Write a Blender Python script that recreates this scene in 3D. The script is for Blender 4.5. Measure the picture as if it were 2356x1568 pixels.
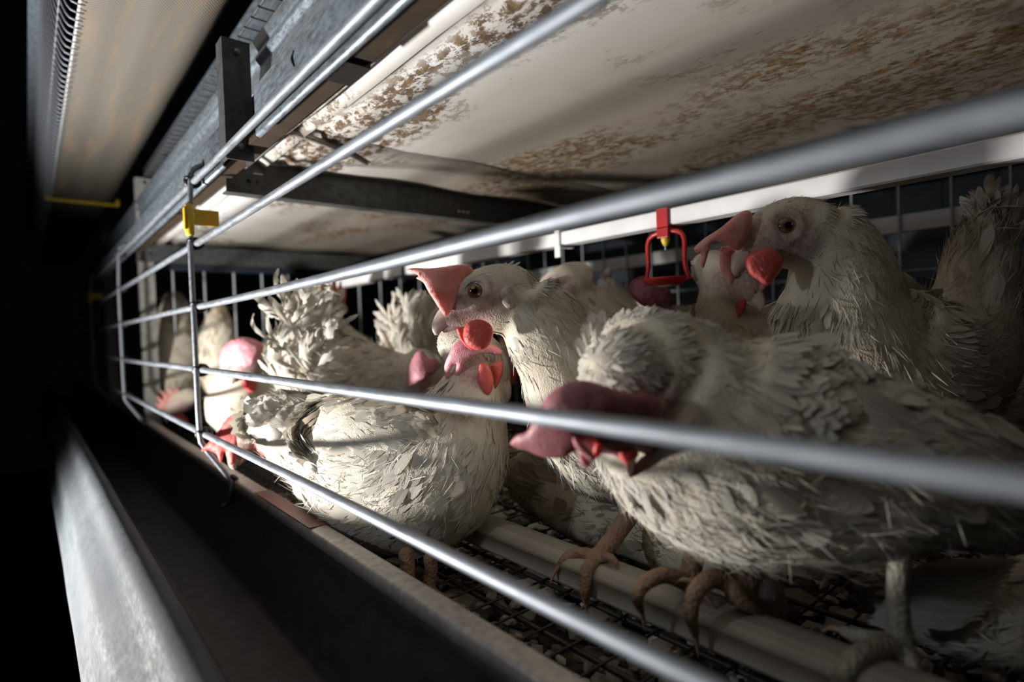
import bpy, bmesh, math, random
import numpy as np
from mathutils import Vector, Matrix
from mathutils.geometry import delaunay_2d_cdt

for o in list(bpy.data.objects):
    bpy.data.objects.remove(o)
SC = bpy.context.scene
C = SC.collection
ZC = 1.0                                   # camera height above the barn floor

# ------------------------------------------------------------------ camera
YAW, PITCH, ROLL, FPX = .6992337, -.0198894, -.0345615, 1322.9
F = np.array([math.sin(YAW)*math.cos(PITCH), math.cos(YAW)*math.cos(PITCH), math.sin(PITCH)])
_R = np.array([math.cos(YAW), -math.sin(YAW), 0.]); _U = np.cross(_R, F)
CR = math.cos(ROLL)*_R + math.sin(ROLL)*_U
CU = -math.sin(ROLL)*_R + math.cos(ROLL)*_U
CAM0 = np.array([0., 0., ZC])
cam = bpy.data.cameras.new('camera'); camo = bpy.data.objects.new('camera', cam); C.objects.link(camo)
M = Matrix.Identity(4)
for i in range(3):
    M[i][0] = CR[i]; M[i][1] = CU[i]; M[i][2] = -F[i]; M[i][3] = CAM0[i]
camo.matrix_world = M
cam.sensor_width = 36.0; cam.lens = FPX/2356*36.0
cam.clip_start = .01; cam.clip_end = 60
cam.dof.use_dof = True; cam.dof.focus_distance = .43; cam.dof.aperture_fstop = 3.9
SC.camera = camo

# ------------------------------------------------------------------ world, light, exposure
w = bpy.data.worlds.new('world'); SC.world = w; w.use_nodes = True
w.node_tree.nodes['Background'].inputs[0].default_value = (.55, .62, .70, 1)
w.node_tree.nodes['Background'].inputs[1].default_value = .0015
SC.view_settings.view_transform = 'Standard'; SC.view_settings.look = 'None'
SC.view_settings.gamma = 1.0; SC.view_settings.use_curve_mapping = False
SC.view_settings.exposure = 0.0

def spot(name, loc, target, power, size, angle, blend, color):
    l = bpy.data.lights.new(name, 'SPOT'); l.energy = power; l.shadow_soft_size = size
    l.spot_size = math.radians(angle); l.spot_blend = blend; l.color = color
    o = bpy.data.objects.new(name, l); C.objects.link(o)
    loc = Vector(loc) + Vector((0, 0, ZC)); t = Vector(target) + Vector((0, 0, ZC))
    o.location = loc; o.rotation_euler = (t-loc).to_track_quat('-Z', 'Y').to_euler()
    return o
spot('hand_lamp', (-.31, .82, -.245), (.25, .62, .12), 52, .026, 156, .75, (1.0, .965, .92))
spot('aisle_lamp', (-.26, .36, .09), (.40, .22, .0), 1.7, .014, 100, 1.0, (.84, .92, 1.0))
l = bpy.data.lights.new('litter_fill', 'AREA'); l.energy = .65; l.size = .5; l.color = (1.0, .93, .82)  # unseen fill light, added to brighten the litter and floor
lo = bpy.data.objects.new('litter_fill', l); C.objects.link(lo); lo.location = (-.45, .10, ZC+.62)
lo.rotation_euler = (Vector((.26, .30, ZC-.20))-lo.location).to_track_quat('-Z', 'Y').to_euler()

# ------------------------------------------------------------------ node helpers
def nt(name):
    m = bpy.data.materials.new(name); m.use_nodes = True
    n = m.node_tree; b = n.nodes['Principled BSDF']
    return m, n, b
def N(n, t, **k):
    x = n.nodes.new(t)
    for a, v in k.items():
        if a in x.inputs.keys() if hasattr(x, 'inputs') else False: x.inputs[a].default_value = v
        else: setattr(x, a, v)
    return x
def coords(n, kind='Object', scale=(1, 1, 1)):
    t = n.nodes.new('ShaderNodeTexCoord'); mp = n.nodes.new('ShaderNodeMapping')
    n.links.new(t.outputs[kind], mp.inputs[0]); mp.inputs['Scale'].default_value = scale
    return mp.outputs[0]
def noise(n, vec, scale, detail=4, rough=.55, dist=0):
    x = n.nodes.new('ShaderNodeTexNoise'); x.inputs['Scale'].default_value = scale
    x.inputs['Detail'].default_value = detail; x.inputs['Roughness'].default_value = rough
    x.inputs['Distortion'].default_value = dist
    if vec is not None: n.links.new(vec, x.inputs['Vector'])
    return x.outputs['Fac']
def ramp(n, fac, stops):
    r = n.nodes.new('ShaderNodeValToRGB'); e = r.color_ramp.elements
    e[0].position, e[0].color = stops[0][0], (*stops[0][1], 1)
    e[1].position, e[1].color = stops[-1][0], (*stops[-1][1], 1)
    for p, c in stops[1:-1]:
        q = e.new(p); q.color = (*c, 1)
    n.links.new(fac, r.inputs[0]); return r.outputs[0]
def mixc(n, fac, a, b, mode='MIX'):
    x = n.nodes.new('ShaderNodeMix'); x.data_type = 'RGBA'; x.blend_type = mode
    for s, v in ((x.inputs[0], fac), (x.inputs[6], a), (x.inputs[7], b)):
        if isinstance(v, (int, float)): s.default_value = v
        elif isinstance(v, tuple): s.default_value = (*v, 1)
        else: n.links.new(v, s)
    return x.outputs[2]
def bump(n, b, h, strength=.3, dist=.001):
    x = n.nodes.new('ShaderNodeBump'); x.inputs['Strength'].default_value = strength
    x.inputs['Distance'].default_value = dist
    n.links.new(h, x.inputs['Height']); n.links.new(x.outputs[0], b.inputs['Normal'])
def mth(n, op, a, b=None):
    x = n.nodes.new('ShaderNodeMath'); x.operation = op
    for i, v in ((0, a), (1, b)):
        if v is None: continue
        if isinstance(v, (int, float)): x.inputs[i].default_value = v
        else: n.links.new(v, x.inputs[i])
    return x.outputs[0]

def plain(name, col, rough=.5, metal=0., nscale=60, namp=.15, bs=.1, sub=0):
    m, n, b = nt(name); v = coords(n)
    f = noise(n, v, nscale)
    c = ramp(n, f, [(.3, tuple(x*(1-namp) for x in col)), (.7, tuple(min(1, x*(1+namp)) for x in col))])
    n.links.new(c, b.inputs['Base Color']); b.inputs['Roughness'].default_value = rough
    b.inputs['Metallic'].default_value = metal
    if sub:
        b.inputs['Subsurface Weight'].default_value = sub; b.inputs['Subsurface Scale'].default_value = .004
    bump(n, b, f, bs, .0005); return m

def galvanised(name, col, rough=.38, scale=(1, .15, 1)):
    m, n, b = nt(name); v = coords(n, scale=scale)
    f1 = noise(n, v, 260, 5, .7); f2 = noise(n, v, 40, 3)
    c = ramp(n, f1, [(.25, tuple(x*.55 for x in col)), (.5, col), (.75, tuple(min(1, x*1.25) for x in col))])
    c = mixc(n, mth(n, 'MULTIPLY', f2, .35), c, (.20, .20, .19))
    n.links.new(c, b.inputs['Base Color']); b.inputs['Metallic'].default_value = .75
    r = ramp(n, f1, [(.3, (rough-.1,)*3), (.7, (rough+.15,)*3)])
    n.links.new(r, b.inputs['Roughness']); bump(n, b, f1, .35, .0004); return m

MAT = {}
MAT['bar'] = galvanised('galvanised_bar', (.27, .30, .345), .52)
MAT['bar'].node_tree.nodes['Principled BSDF'].inputs['Metallic'].default_value = .55
MAT['sheet'] = galvanised('galvanised_sheet', (.30, .36, .43), .46, (1, .3, 1))
MAT['dark_steel'] = plain('dark_steel', (.10, .105, .105), .55, .5, 90, .3, .2)
MAT['grey_steel'] = plain('grey_steel', (.30, .30, .285), .6, .2, 60, .25, .2)
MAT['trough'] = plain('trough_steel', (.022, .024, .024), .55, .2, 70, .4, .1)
MAT['lip'] = plain('lip_steel', (.40, .37, .34), .45, .4, 150, .25, .2)
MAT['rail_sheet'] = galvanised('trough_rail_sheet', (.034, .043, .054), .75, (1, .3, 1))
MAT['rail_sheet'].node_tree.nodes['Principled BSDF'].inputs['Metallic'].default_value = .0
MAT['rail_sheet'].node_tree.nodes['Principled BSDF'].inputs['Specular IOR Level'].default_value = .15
MAT['black_tie'] = plain('black_tie', (.012, .012, .014), .4)
MAT['yellow'] = plain('yellow_plastic', (.68, .50, .03), .4, sub=.2)
MAT['red_plastic'] = plain('red_plastic', (.42, .018, .02), .35)
MAT['pvc'] = plain('white_pvc', (.74, .74, .75), .35, nscale=25, namp=.08)
MAT['wood'] = plain('brown_board', (.038, .022, .010), .7, nscale=35, namp=.35)
MAT['backmetal'] = plain('blue_grey_metal', (.025, .033, .045), .5, .2)
MAT['concrete'] = plain('concrete', (.06, .06, .058), .85, nscale=12, namp=.3)

def m_ceiling():
    m, n, b = nt('stained_belt'); v = coords(n)
    base = ramp(n, noise(n, v, 7, 3), [(.3, (.66, .65, .63)), (.7, (.80, .79, .78))])
    tan = ramp(n, noise(n, coords(n, scale=(1, .45, 1)), 9, 6, .62, .3), [(.48, (0, 0, 0)), (.68, (.45,)*3)])
    c = mixc(n, tan, base, (.50, .39, .27))
    # smeared specks and crusts, gathered in broad patches
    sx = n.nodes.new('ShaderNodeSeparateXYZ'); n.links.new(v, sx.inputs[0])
    band = ramp(n, sx.outputs[0], [(.20, (.0,)*3), (.224, (.05,)*3), (.24, (.6,)*3), (.29, (.50,)*3), (.35, (.0,)*3), (.44, (.3,)*3), (.52, (.55,)*3), (.62, (.25,)*3), (.9, (.4,)*3)])
    pn = noise(n, coords(n, scale=(1, .45, 1)), 9.0, 3, .5, .2)
    patch = ramp(n, mth(n, 'ADD', mth(n, 'MULTIPLY', band, .32), pn), [(.55, (0, 0, 0)), (.68, (1,)*3)])
    fine = noise(n, coords(n, scale=(1.0, .55, 1)), 120, 8, .75, .25)
    crust = ramp(n, mth(n, 'ADD', fine, mth(n, 'MULTIPLY', patch, .06)), [(.535, (0, 0, 0)), (.585, (1,)*3)])
    k = mth(n, 'MULTIPLY', patch, crust)
    dirtc = ramp(n, noise(n, v, 160, 4), [(.3, (.05, .03, .015)), (.7, (.24, .15, .075))])
    c = mixc(n, ramp(n, sx.outputs[0], [(.25, (0, 0, 0)), (.31, (.45,)*3), (.45, (.9,)*3)]), c, (.23, .19, .14))  # lamp falloff away from the front put into the colour, with tan staining
    c = mixc(n, mth(n, 'MULTIPLY', k, .96), c, dirtc)
    # a few spatters everywhere
    sp = ramp(n, noise(n, coords(n, scale=(1, .4, 1)), 60, 6, .65, .2), [(.68, (0, 0, 0)), (.72, (1,)*3)])
    c = mixc(n, mth(n, 'MULTIPLY', sp, .7), c, (.16, .09, .045))
    n.links.new(c, b.inputs['Base Color']); b.inputs['Roughness'].default_value = .42
    b.inputs['Subsurface Weight'].default_value = 0
    bump(n, b, k, .5, .002); return m
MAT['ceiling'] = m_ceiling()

def m_belt():
    m, n, b = nt('woven_belt'); v = coords(n)
    sep = n.nodes.new('ShaderNodeSeparateXYZ'); n.links.new(v, sep.inputs[0])
    wx = mth(n, 'SINE', mth(n, 'MULTIPLY', sep.outputs[0], 2*math.pi/.0034))
    wy = mth(n, 'SINE', mth(n, 'MULTIPLY', sep.outputs[1], 2*math.pi/.0052))
    h = mth(n, 'MULTIPLY', wx, wy)
    c = ramp(n, mth(n, 'MULTIPLY_ADD', h, .5), [(.0, (.055, .048, .038)), (1, (.27, .245, .205))])
    st = ramp(n, noise(n, coords(n, scale=(1, .1, 1)), 45, 4), [(.50, (0, 0, 0)), (.68, (1,)*3)])
    c = mixc(n, mth(n, 'MULTIPLY', st, .45), c, (.30, .20, .11))
    n.links.new(c, b.inputs['Base Color']); b.inputs['Roughness'].default_value = .7
    bump(n, b, h, .8, .0006); return m
MAT['belt'] = m_belt()

def m_feather(name='white_feather', tintc=(.79, .76, .69), dark=(.55, .48, .36), dirt=.0):
    m, n, b = nt(name)
    uv = n.nodes.new('ShaderNodeUVMap'); sep = n.nodes.new('ShaderNodeSeparateXYZ'); n.links.new(uv.outputs[0], sep.inputs[0])
    at = n.nodes.new('ShaderNodeAttribute'); at.attribute_name = 'tint'
    u = mth(n, 'ABSOLUTE', mth(n, 'SUBTRACT', sep.outputs[0], .5))
    ph = mth(n, 'SUBTRACT', mth(n, 'MULTIPLY', sep.outputs[1], 34.), mth(n, 'MULTIPLY', u, 26.))
    ph = mth(n, 'ADD', ph, mth(n, 'MULTIPLY', noise(n, coords(n), 150, 2), 7.))
    barb = mth(n, 'SINE', mth(n, 'MULTIPLY', ph, 3.2))
    c = mixc(n, at.outputs['Fac'], dark, tintc)
    c = mixc(n, mth(n, 'MULTIPLY', mth(n, 'MULTIPLY_ADD', barb, .5), .14), c, tuple(x*.62 for x in dark))
    dn = ramp(n, noise(n, coords(n), 14, 4, .6), [(.52-dirt*.2, (0, 0, 0)), (.75, (1,)*3)])
    c = mixc(n, mth(n, 'MULTIPLY', dn, .35+dirt), c, (.46, .34, .20))
    n.links.new(c, b.inputs['Base Color']); b.inputs['Roughness'].default_value = .72
    b.inputs['Specular IOR Level'].default_value = .25
    b.inputs['Sheen Weight'].default_value = .15
    bump(n, b, barb, .35, .0004)
    tr = n.nodes.new('ShaderNodeBsdfTranslucent'); n.links.new(c, tr.inputs[0])
    mx = n.nodes.new('ShaderNodeMixShader'); mx.inputs[0].default_value = .22
    out = n.nodes['Material Output']
    n.links.new(b.outputs[0], mx.inputs[1]); n.links.new(tr.outputs[0], mx.inputs[2]); n.links.new(mx.outputs[0], out.inputs[0])
    return m
MAT['feather'] = m_feather()
MAT['feather_dirty'] = m_feather('soiled_feather', (.62, .55, .44), (.38, .29, .19), .12)
MAT['feather_grey'] = m_feather('grey_soiled_feather', (.44, .39, .30), (.26, .21, .14), .12)

def m_skin():
    m, n, b = nt('hen_skin'); v = coords(n)
    at = n.nodes.new('ShaderNodeAttribute'); at.attribute_name = 'bare'
    f = noise(n, v, 260, 4, .6)
    skin = ramp(n, f, [(.30, (.36, .22, .19)), (.5, (.52, .38, .34)), (.72, (.62, .50, .45))])
    fe = ramp(n, noise(n, v, 40), [(.3, (.52, .45, .34)), (.7, (.74, .69, .58))])
    c = mixc(n, at.outputs['Fac'], fe, skin)
    n.links.new(c, b.inputs['Base Color']); b.inputs['Roughness'].default_value = .6
    vo = n.nodes.new('ShaderNodeTexVoronoi'); vo.inputs['Scale'].default_value = 900; n.links.new(v, vo.inputs['Vector'])
    bump(n, b, mth(n, 'ADD', vo.outputs['Distance'], f), .45, .0006)
    b.inputs['Subsurface Weight'].default_value = .15; b.inputs['Subsurface Scale'].default_value = .003
    return m
MAT['skin'] = m_skin()
def m_comb(name, col, col2, sss=.85):
    m, n, b = nt(name); v = coords(n)
    c = ramp(n, noise(n, v, 60, 5, .6), [(.3, col), (.7, col2)])
    n.links.new(c, b.inputs['Base Color']); b.inputs['Roughness'].default_value = .48
    b.inputs['Subsurface Weight'].default_value = sss
    b.inputs['Subsurface Radius'].default_value = (1.0, .22, .14); b.inputs['Subsurface Scale'].default_value = .006
    vo = n.nodes.new('ShaderNodeTexVoronoi'); vo.inputs['Scale'].default_value = 1100; n.links.new(v, vo.inputs['Vector'])
    bump(n, b, mth(n, 'ADD', vo.outputs['Distance'], noise(n, v, 300)), .5, .0005); return m
MAT['comb'] = m_comb('comb_pink', (.66, .26, .22), (.80, .44, .39))
MAT['comb_mauve'] = m_comb('comb_mauve', (.34, .115, .13), (.46, .20, .22), .3)
MAT['comb_pink'] = m_comb('comb_pale_pink', (.68, .22, .27), (.80, .42, .47), .3)
MAT['comb_purple'] = m_comb('comb_purple', (.20, .05, .08), (.32, .11, .15), .3)
MAT['wattle'] = m_comb('wattle_red', (.55, .075, .07), (.70, .17, .15))
MAT['lobe'] = plain('ear_lobe', (.54, .47, .45), .5, nscale=400, namp=.2, bs=.6, sub=.2)
MAT['beak'] = plain('horn_beak', (.66, .52, .46), .38, nscale=120, namp=.15, bs=.1, sub=.2)
MAT['lid'] = plain('eyelid_skin', (.42, .33, .28), .6, nscale=500, namp=.2, bs=.5)
def m_leg(name, a, bcol):
    m, n, b = nt(name); v = coords(n)
    sep = n.nodes.new('ShaderNodeSeparateXYZ'); n.links.new(v, sep.inputs[0])
    f = noise(n, v, 90, 5); vo = n.nodes.new('ShaderNodeTexVoronoi'); vo.inputs['Scale'].default_value = 420; n.links.new(v, vo.inputs['Vector'])
    c = ramp(n, f, [(.3, a), (.7, bcol)]); n.links.new(c, b.inputs['Base Color'])
    b.inputs['Roughness'].default_value = .6
    bump(n, b, mth(n, 'ADD', vo.outputs['Distance'], f), .8, .0012); return m
MAT['leg'] = m_leg('hen_leg_skin', (.20, .115, .08), (.34, .22, .14))
MAT['shank'] = m_leg('hen_shank_skin', (.22, .20, .15), (.36, .34, .27))
MAT['claw'] = plain('claw', (.32, .20, .12), .4)
def m_eye():
    m, n, b = nt('hen_eye')
    t = n.nodes.new('ShaderNodeTexCoord'); sep = n.nodes.new('ShaderNodeSeparateXYZ'); n.links.new(t.outputs['UV'], sep.inputs[0])
    c = ramp(n, sep.outputs[0], [(.0, (.004, .003, .003)), (.36, (.004, .003, .003)), (.42, (.10, .045, .012)), (.78, (.26, .14, .045)), (.90, (.05, .03, .02)), (1, (.02, .01, .01))])
    n.links.new(c, b.inputs['Base Color']); b.inputs['Roughness'].default_value = .06
    b.inputs['Coat Weight'].default_value = 1.0; return m
MAT['eye'] = m_eye()
def m_litter():
    m, n, b = nt('litter_chips')
    g = n.nodes.new('ShaderNodeNewGeometry')
    c = ramp(n, g.outputs['Random Per Island'], [(0, (.02, .018, .015)), (.3, (.12, .10, .075)), (.5, (.38, .33, .26)), (.75, (.62, .57, .50)), (1, (.80, .78, .76))])
    c = mixc(n, mth(n, 'MULTIPLY', noise(n, coords(n), 120), .6), c, (.05, .045, .035))
    n.links.new(c, b.inputs['Base Color']); b.inputs['Roughness'].default_value = .8; return m
MAT['litter'] = m_litter()
MAT['manure'] = plain('manure_belt', (.15, .135, .11), .85, nscale=90, namp=.6, bs=.6)

MAT['back_wire'] = plain('pale_wire', (.55, .58, .62), .4)
# ------------------------------------------------------------------ geometry helpers
ORG = {}
def W(px, py, d):
    return CAM0 + (F + CR*(px-1178)/FPX - CU*(py-784)/FPX)*d
def root(name, loc, label, cat, group=None):
    o = bpy.data.objects.new(name, None); C.objects.link(o); o.empty_display_size = .02
    o.location = Vector(loc); ORG[o.name] = np.array(loc, float)
    o['label'] = label; o['category'] = cat
    if group: o['group'] = group
    return o
def tag(o, label, cat, group=None):
    o['label'] = label; o['category'] = cat
    if group: o['group'] = group
    return o
def link(name, me, mat, parent=None, smooth=True, org=None):
    """me holds world coordinates; the object is linked at its parent's origin (or at org)."""
    o = bpy.data.objects.new(name, me); C.objects.link(o)
    base = np.array(org if org is not None else (ORG[parent.name] if parent else (0, 0, 0)), float)
    me.transform(Matrix.Translation(-Vector(base)))
    if parent:
        o.parent = parent; o.location = Vector(base - ORG[parent.name])
    else: o.location = Vector(base)
    ORG[o.name] = base
    if mat is not None and not me.materials: me.materials.append(mat)
    if smooth and len(me.polygons): me.polygons.foreach_set('use_smooth', [True]*len(me.polygons))
    return o
def mesh(verts, faces, name='m'):
    me = bpy.data.meshes.new(name)
    me.from_pydata([tuple(map(float, v)) for v in verts], [], [tuple(int(i) for i in f) for f in faces]); me.update()
    return me
def nrm(v):
    v = np.asarray(v, float); return v/(np.linalg.norm(v, axis=-1, keepdims=True)+1e-12)
def catm(pts, n):
    p = np.asarray(pts, float); k = len(p)
    q = np.vstack([2*p[0]-p[1], p, 2*p[-1]-p[-2]])
    seg = np.linalg.norm(np.diff(p[:, :3], axis=0), axis=1); cum = np.concatenate([[0], np.cumsum(seg)]); T = cum/cum[-1]
    out = []
    for t in np.linspace(0, 1, n):
        i = min(np.searchsorted(T, t, 'right')-1, k-2); i = max(i, 0)
        f = (t-T[i])/(T[i+1]-T[i]+1e-12)
        a, b, c, d = q[i], q[i+1], q[i+2], q[i+3]
        out.append(.5*((2*b)+(-a+c)*f+(2*a-5*b+4*c-d)*f*f+(-a+3*b-3*c+d)*f**3))
    return np.array(out)
def closed_catm(P, sub=5):
    P = np.asarray(P, float); n = len(P); out = []
    for i in range(n):
        a, b, c, d = P[i-1], P[i], P[(i+1) % n], P[(i+2) % n]
        for k in range(sub):
            f = k/sub
            out.append(.5*((2*b)+(-a+c)*f+(2*a-5*b+4*c-d)*f*f+(-a+3*b-3*c+d)*f**3))
    return np.array(out)
def loft_data(ctr, ra, rb, S, segs=32, cap=True):
    """rings along ctr, half height ra (in the sagittal plane), half width rb along S"""
    ctr = np.asarray(ctr, float); n = len(ctr)
    t = nrm(np.gradient(ctr, axis=0)); S = np.broadcast_to(np.asarray(S, float), ctr.shape)
    nn = nrm(np.cross(t, S)); ss = nrm(np.cross(nn, t))
    th = np.linspace(0, 2*math.pi, segs, endpoint=False)
    V = (ctr[:, None]+nn[:, None]*(np.sin(th)[None, :, None]*np.asarray(ra)[:, None, None])
         + ss[:, None]*(np.cos(th)[None, :, None]*np.asarray(rb)[:, None, None])).reshape(-1, 3)
    fs = []
    for i in range(n-1):
        for j in range(segs):
            k = (j+1) % segs
            fs.append((i*segs+j, i*segs+k, (i+1)*segs+k, (i+1)*segs+j))
    V = list(V)
    if cap:
        V.append(ctr[0]); a = len(V)-1; V.append(ctr[-1]); b = a+1
        for j in range(segs):
            k = (j+1) % segs
            fs.append((a, k, j)); fs.append((b, (n-1)*segs+j, (n-1)*segs+k))
    return np.array(V), fs
def tube_data(pts, r, segs=12, n=None, ends=True):
    pts = np.asarray(pts, float); r = np.broadcast_to(np.asarray(r, float), (len(pts),))
    A = np.hstack([pts, r[:, None]])
    if n: A = catm(A, n)
    if ends:
        t0 = nrm(A[0, :3]-A[1, :3]); t1 = nrm(A[-1, :3]-A[-2, :3])
        e0 = A[0].copy(); e0[:3] += t0*e0[3]*.6; e0[3] *= .6
        e1 = A[-1].copy(); e1[:3] += t1*e1[3]*.6; e1[3] *= .6
        A = np.vstack([e0, A, e1])
    d = A[-1, :3]-A[0, :3]; ref = np.array([0, 0, 1.]) if abs(nrm(d)[2]) < .8 else np.array([1., 0, 0])
    return loft_data(A[:, :3], A[:, 3], A[:, 3], nrm(np.cross(nrm(d), ref)), segs)
def tube(name, pts, r, mat, parent=None, segs=12, n=None, org=None):
    v, f = tube_data(pts, r, segs, n); return link(name, mesh(v, f), mat, parent, org=org)
def merge(parts):
    V = []; Fc = []; o = 0
    for v, f in parts:
        V.append(np.asarray(v)); Fc += [tuple(i+o for i in q) for q in f]; o += len(v)
    return np.vstack(V), Fc
def box_data(x0, x1, y0, y1, z0, z1):
    v = [(x, y, z) for x in (x0, x1) for y in (y0, y1) for z in (z0, z1)]
    f = [(0, 1, 3, 2), (4, 6, 7, 5), (0, 4, 5, 1), (2, 3, 7, 6), (0, 2, 6, 4), (1, 5, 7, 3)]
    return np.array(v, float), f
def bevelled(me, w=.0008, seg=2):
    bm = bmesh.new(); bm.from_mesh(me)
    bmesh.ops.bevel(bm, geom=[e for e in bm.edges], offset=w, segments=seg, affect='EDGES', profile=.7)
    bm.to_mesh(me); bm.free(); return me
def box(name, x0, x1, y0, y1, z0, z1, mat, parent=None, bev=.0008, org=None):
    v, f = box_data(x0, x1, y0, y1, z0+ZC, z1+ZC); me = mesh(v, f)
    if bev: bevelled(me, bev)
    return link(name, me, mat, parent, smooth=False, org=org)
def profile(name, xz, y0, y1, th, mat, parent=None, ny=2, closed=False, smooth=False, rnd=0, org=None, wob=0, seed=0):
    """sheet-metal profile: a poly-line in x,z run along Y, thickness th"""
    P = np.array(xz, float)
    if rnd:
        q = [P[0]]
        for i in range(1, len(P)-1):
            a, b, c = P[i-1], P[i], P[i+1]
            la, lc = np.linalg.norm(a-b), np.linalg.norm(c-b); k = min(rnd, la*.45, lc*.45)
            p0 = b+(a-b)/la*k; p1 = b+(c-b)/lc*k
            for t in np.linspace(0, 1, 5): q.append((1-t)**2*p0+2*t*(1-t)*b+t*t*p1)
        q.append(P[-1]); P = np.array(q)
    d = nrm(np.gradient(P, axis=0)); nr = np.stack([-d[:, 1], d[:, 0]], 1)
    L = np.vstack([P+nr*th/2, (P-nr*th/2)[::-1]]); k = len(L)
    V = []; rg = random.Random(seed)
    for y in np.linspace(y0, y1, ny):
        dz = rg.uniform(-wob, wob); dx = rg.uniform(-wob, wob)
        for x, z in L: V.append((x+dx, y, z+dz+ZC))
    fs = []
    for i in range(ny-1):
        for j in range(k):
            m = (j+1) % k; fs.append((i*k+j, (i+1)*k+j, (i+1)*k+m, i*k+m))
    h = len(P)
    for e, flip in ((0, 0), (ny-1, 1)):
        for j in range(h-1):
            q = (e*k+j, e*k+j+1, e*k+k-2-j, e*k+k-1-j); fs.append(q[::-1] if flip else q)
    return link(name, mesh(V, fs), mat, parent, smooth=smooth, org=org)
def vattr(me, name, vals):
    a = me.attributes.new(name, 'FLOAT', 'POINT'); a.data.foreach_set('value', np.asarray(vals, np.float32))

def inflate(poly, mapf, th, name, mat, parent, step=None, sub=4, edge=None, rough=0, seed=1, org=None):
    """solid lens-section sheet from a closed outline; mapf(xy, side*h)->3D"""
    P = closed_catm(poly, sub); n = len(P)
    lo, hi = P.min(0), P.max(0)
    step = step or (hi-lo).max()/22; edge = edge or (hi-lo).max()*.10
    rg = np.random.RandomState(seed)
    A = P; Bp = np.roll(P, -1, 0)
    def dist(q):
        d = Bp-A; t = np.clip(((q-A)*d).sum(1)/((d*d).sum(1)+1e-12), 0, 1)
        return np.sqrt((((A+d*t[:, None])-q)**2).sum(1)).min()
    def inside(q):
        x, y = q; c = (A[:, 1] > y) != (Bp[:, 1] > y)
        with np.errstate(divide='ignore', invalid='ignore'):
            xi = (Bp[:, 0]-A[:, 0])*(y-A[:, 1])/(Bp[:, 1]-A[:, 1])+A[:, 0]
        return (c & (x < xi)).sum() % 2 == 1
    inner = []
    for k, x in enumerate(np.arange(lo[0], hi[0], step)):
        for y in np.arange(lo[1]+(k % 2)*step/2, hi[1], step):
            q = np.array([x, y])+rg.uniform(-.12, .12, 2)*step
            if inside(q) and dist(q) > step*.38: inner.append(q)
    # a ring close to the rim keeps the edge round
    for i in range(n):
        tn = P[(i+1) % n]-P[i-1]; nn = np.array([-tn[1], tn[0]]); nn /= np.linalg.norm(nn)+1e-9
        for s in (1, -1):
            q = P[i]+nn*s*edge*.22
            if inside(q) and dist(q) > edge*.12: inner.append(q)
    allp = [Vector(p) for p in P]+[Vector(p) for p in inner]
    r = delaunay_2d_cdt(allp, [], [list(range(n))], 1, 1e-5)
    v2 = np.array([tuple(v) for v in r[0]]); tris = r[2]
    ds = np.array([dist(q) for q in v2])
    x = np.clip(ds/edge, 0, 1); h = th/2*np.sqrt(np.clip(1-(1-x)**2, 0, 1))
    onb = ds < 1e-4*max(1, (hi-lo).max())
    h[onb] = 0
    lump = rough*th*rg.normal(0, 1, len(v2))*(~onb)
    V = [mapf(q, hh+l) for q, hh, l in zip(v2, h, lump)]; back = {}
    for i, (q, hh, l) in enumerate(zip(v2, h, lump)):
        if onb[i]: back[i] = i
        else: back[i] = len(V); V.append(mapf(q, -hh+l))
    fs = [tuple(t) for t in tris]+[tuple(back[i] for i in t)[::-1] for t in tris]
    fs = [f for f in fs if len(set(f)) == 3]
    me = mesh(V, fs); bm = bmesh.new(); bm.from_mesh(me); bmesh.ops.recalc_face_normals(bm, faces=bm.faces); bm.to_mesh(me); bm.free()
    return link(name, me, mat, parent, org=org)
def pxmap(d0, x0=0, y0=0, gx=0, gy=0, cx=0, cy=0):
    """map of a sheet seen from the camera: distance d0, slopes gx,gy and curvature per 100 px"""
    def f(q, h):
        a, b = (q[0]-x0)/100, (q[1]-y0)/100
        d = d0+gx*a+gy*b+cx*a*a+cy*b*b
        return W(q[0], q[1], d-h)
    return f

# ------------------------------------------------------------------ feathers
LAST_N = []
def feather_arrays(P0, T, Nn, L, Wd, tilt, curl, twist, rows=5, prof=None):
    k = len(P0); s = np.linspace(0, 1, rows)
    if prof is None: prof = np.interp(s, [0, .25, .6, .85, 1], [.35, .85, 1, .72, .18])
    B = nrm(np.cross(Nn, T))
    B = nrm(B*np.cos(twist)[:, None]+Nn*np.sin(twist)[:, None])
    N2 = nrm(np.cross(T, B))
    out = np.zeros((k, rows, 3, 3)); uv = np.zeros((k, rows, 3, 2))
    for i, si in enumerate(s):
        c = P0+T*(L*si)[:, None]+N2*(L*(tilt*si-curl*si*si))[:, None]
        hw = (Wd*prof[i]/2)[:, None]
        out[:, i, 1] = c+N2*(hw*.10)
        out[:, i, 0] = c-B*hw-T*hw*.0; out[:, i, 2] = c+B*hw
        uv[:, i, :, 1] = si; uv[:, i, 0, 0] = .5-.5*prof[i]; uv[:, i, 1, 0] = .5; uv[:, i, 2, 0] = .5+.5*prof[i]
    fs = []
    for i in range(rows-1):
        for j in (0, 1):
            a = i*3+j; fs.append((a, a+3, a+4, a+1))
    fs = np.array(fs); m = rows*3
    Fall = (fs[None]+(np.arange(k)*m)[:, None, None]).reshape(-1, 4)
    global LAST_N
    gn = np.repeat(N2[:, None], rows, 1)[:, :, None]+B[:, None, None]*np.array([-.10, 0, .10])[None, None, :, None]+T[:, None, None]*np.linspace(-.02, .12, rows)[None, :, None, None]
    jn = np.random.RandomState(k).normal(0, .26 if rows == 4 else .07, (k, 1, 1, 3))
    LAST_N.append((Nn[:, None, None]*.72+gn*.45+jn).reshape(-1, 3))
    return out.reshape(-1, 3), Fall, uv.reshape(-1, 2), m
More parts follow.
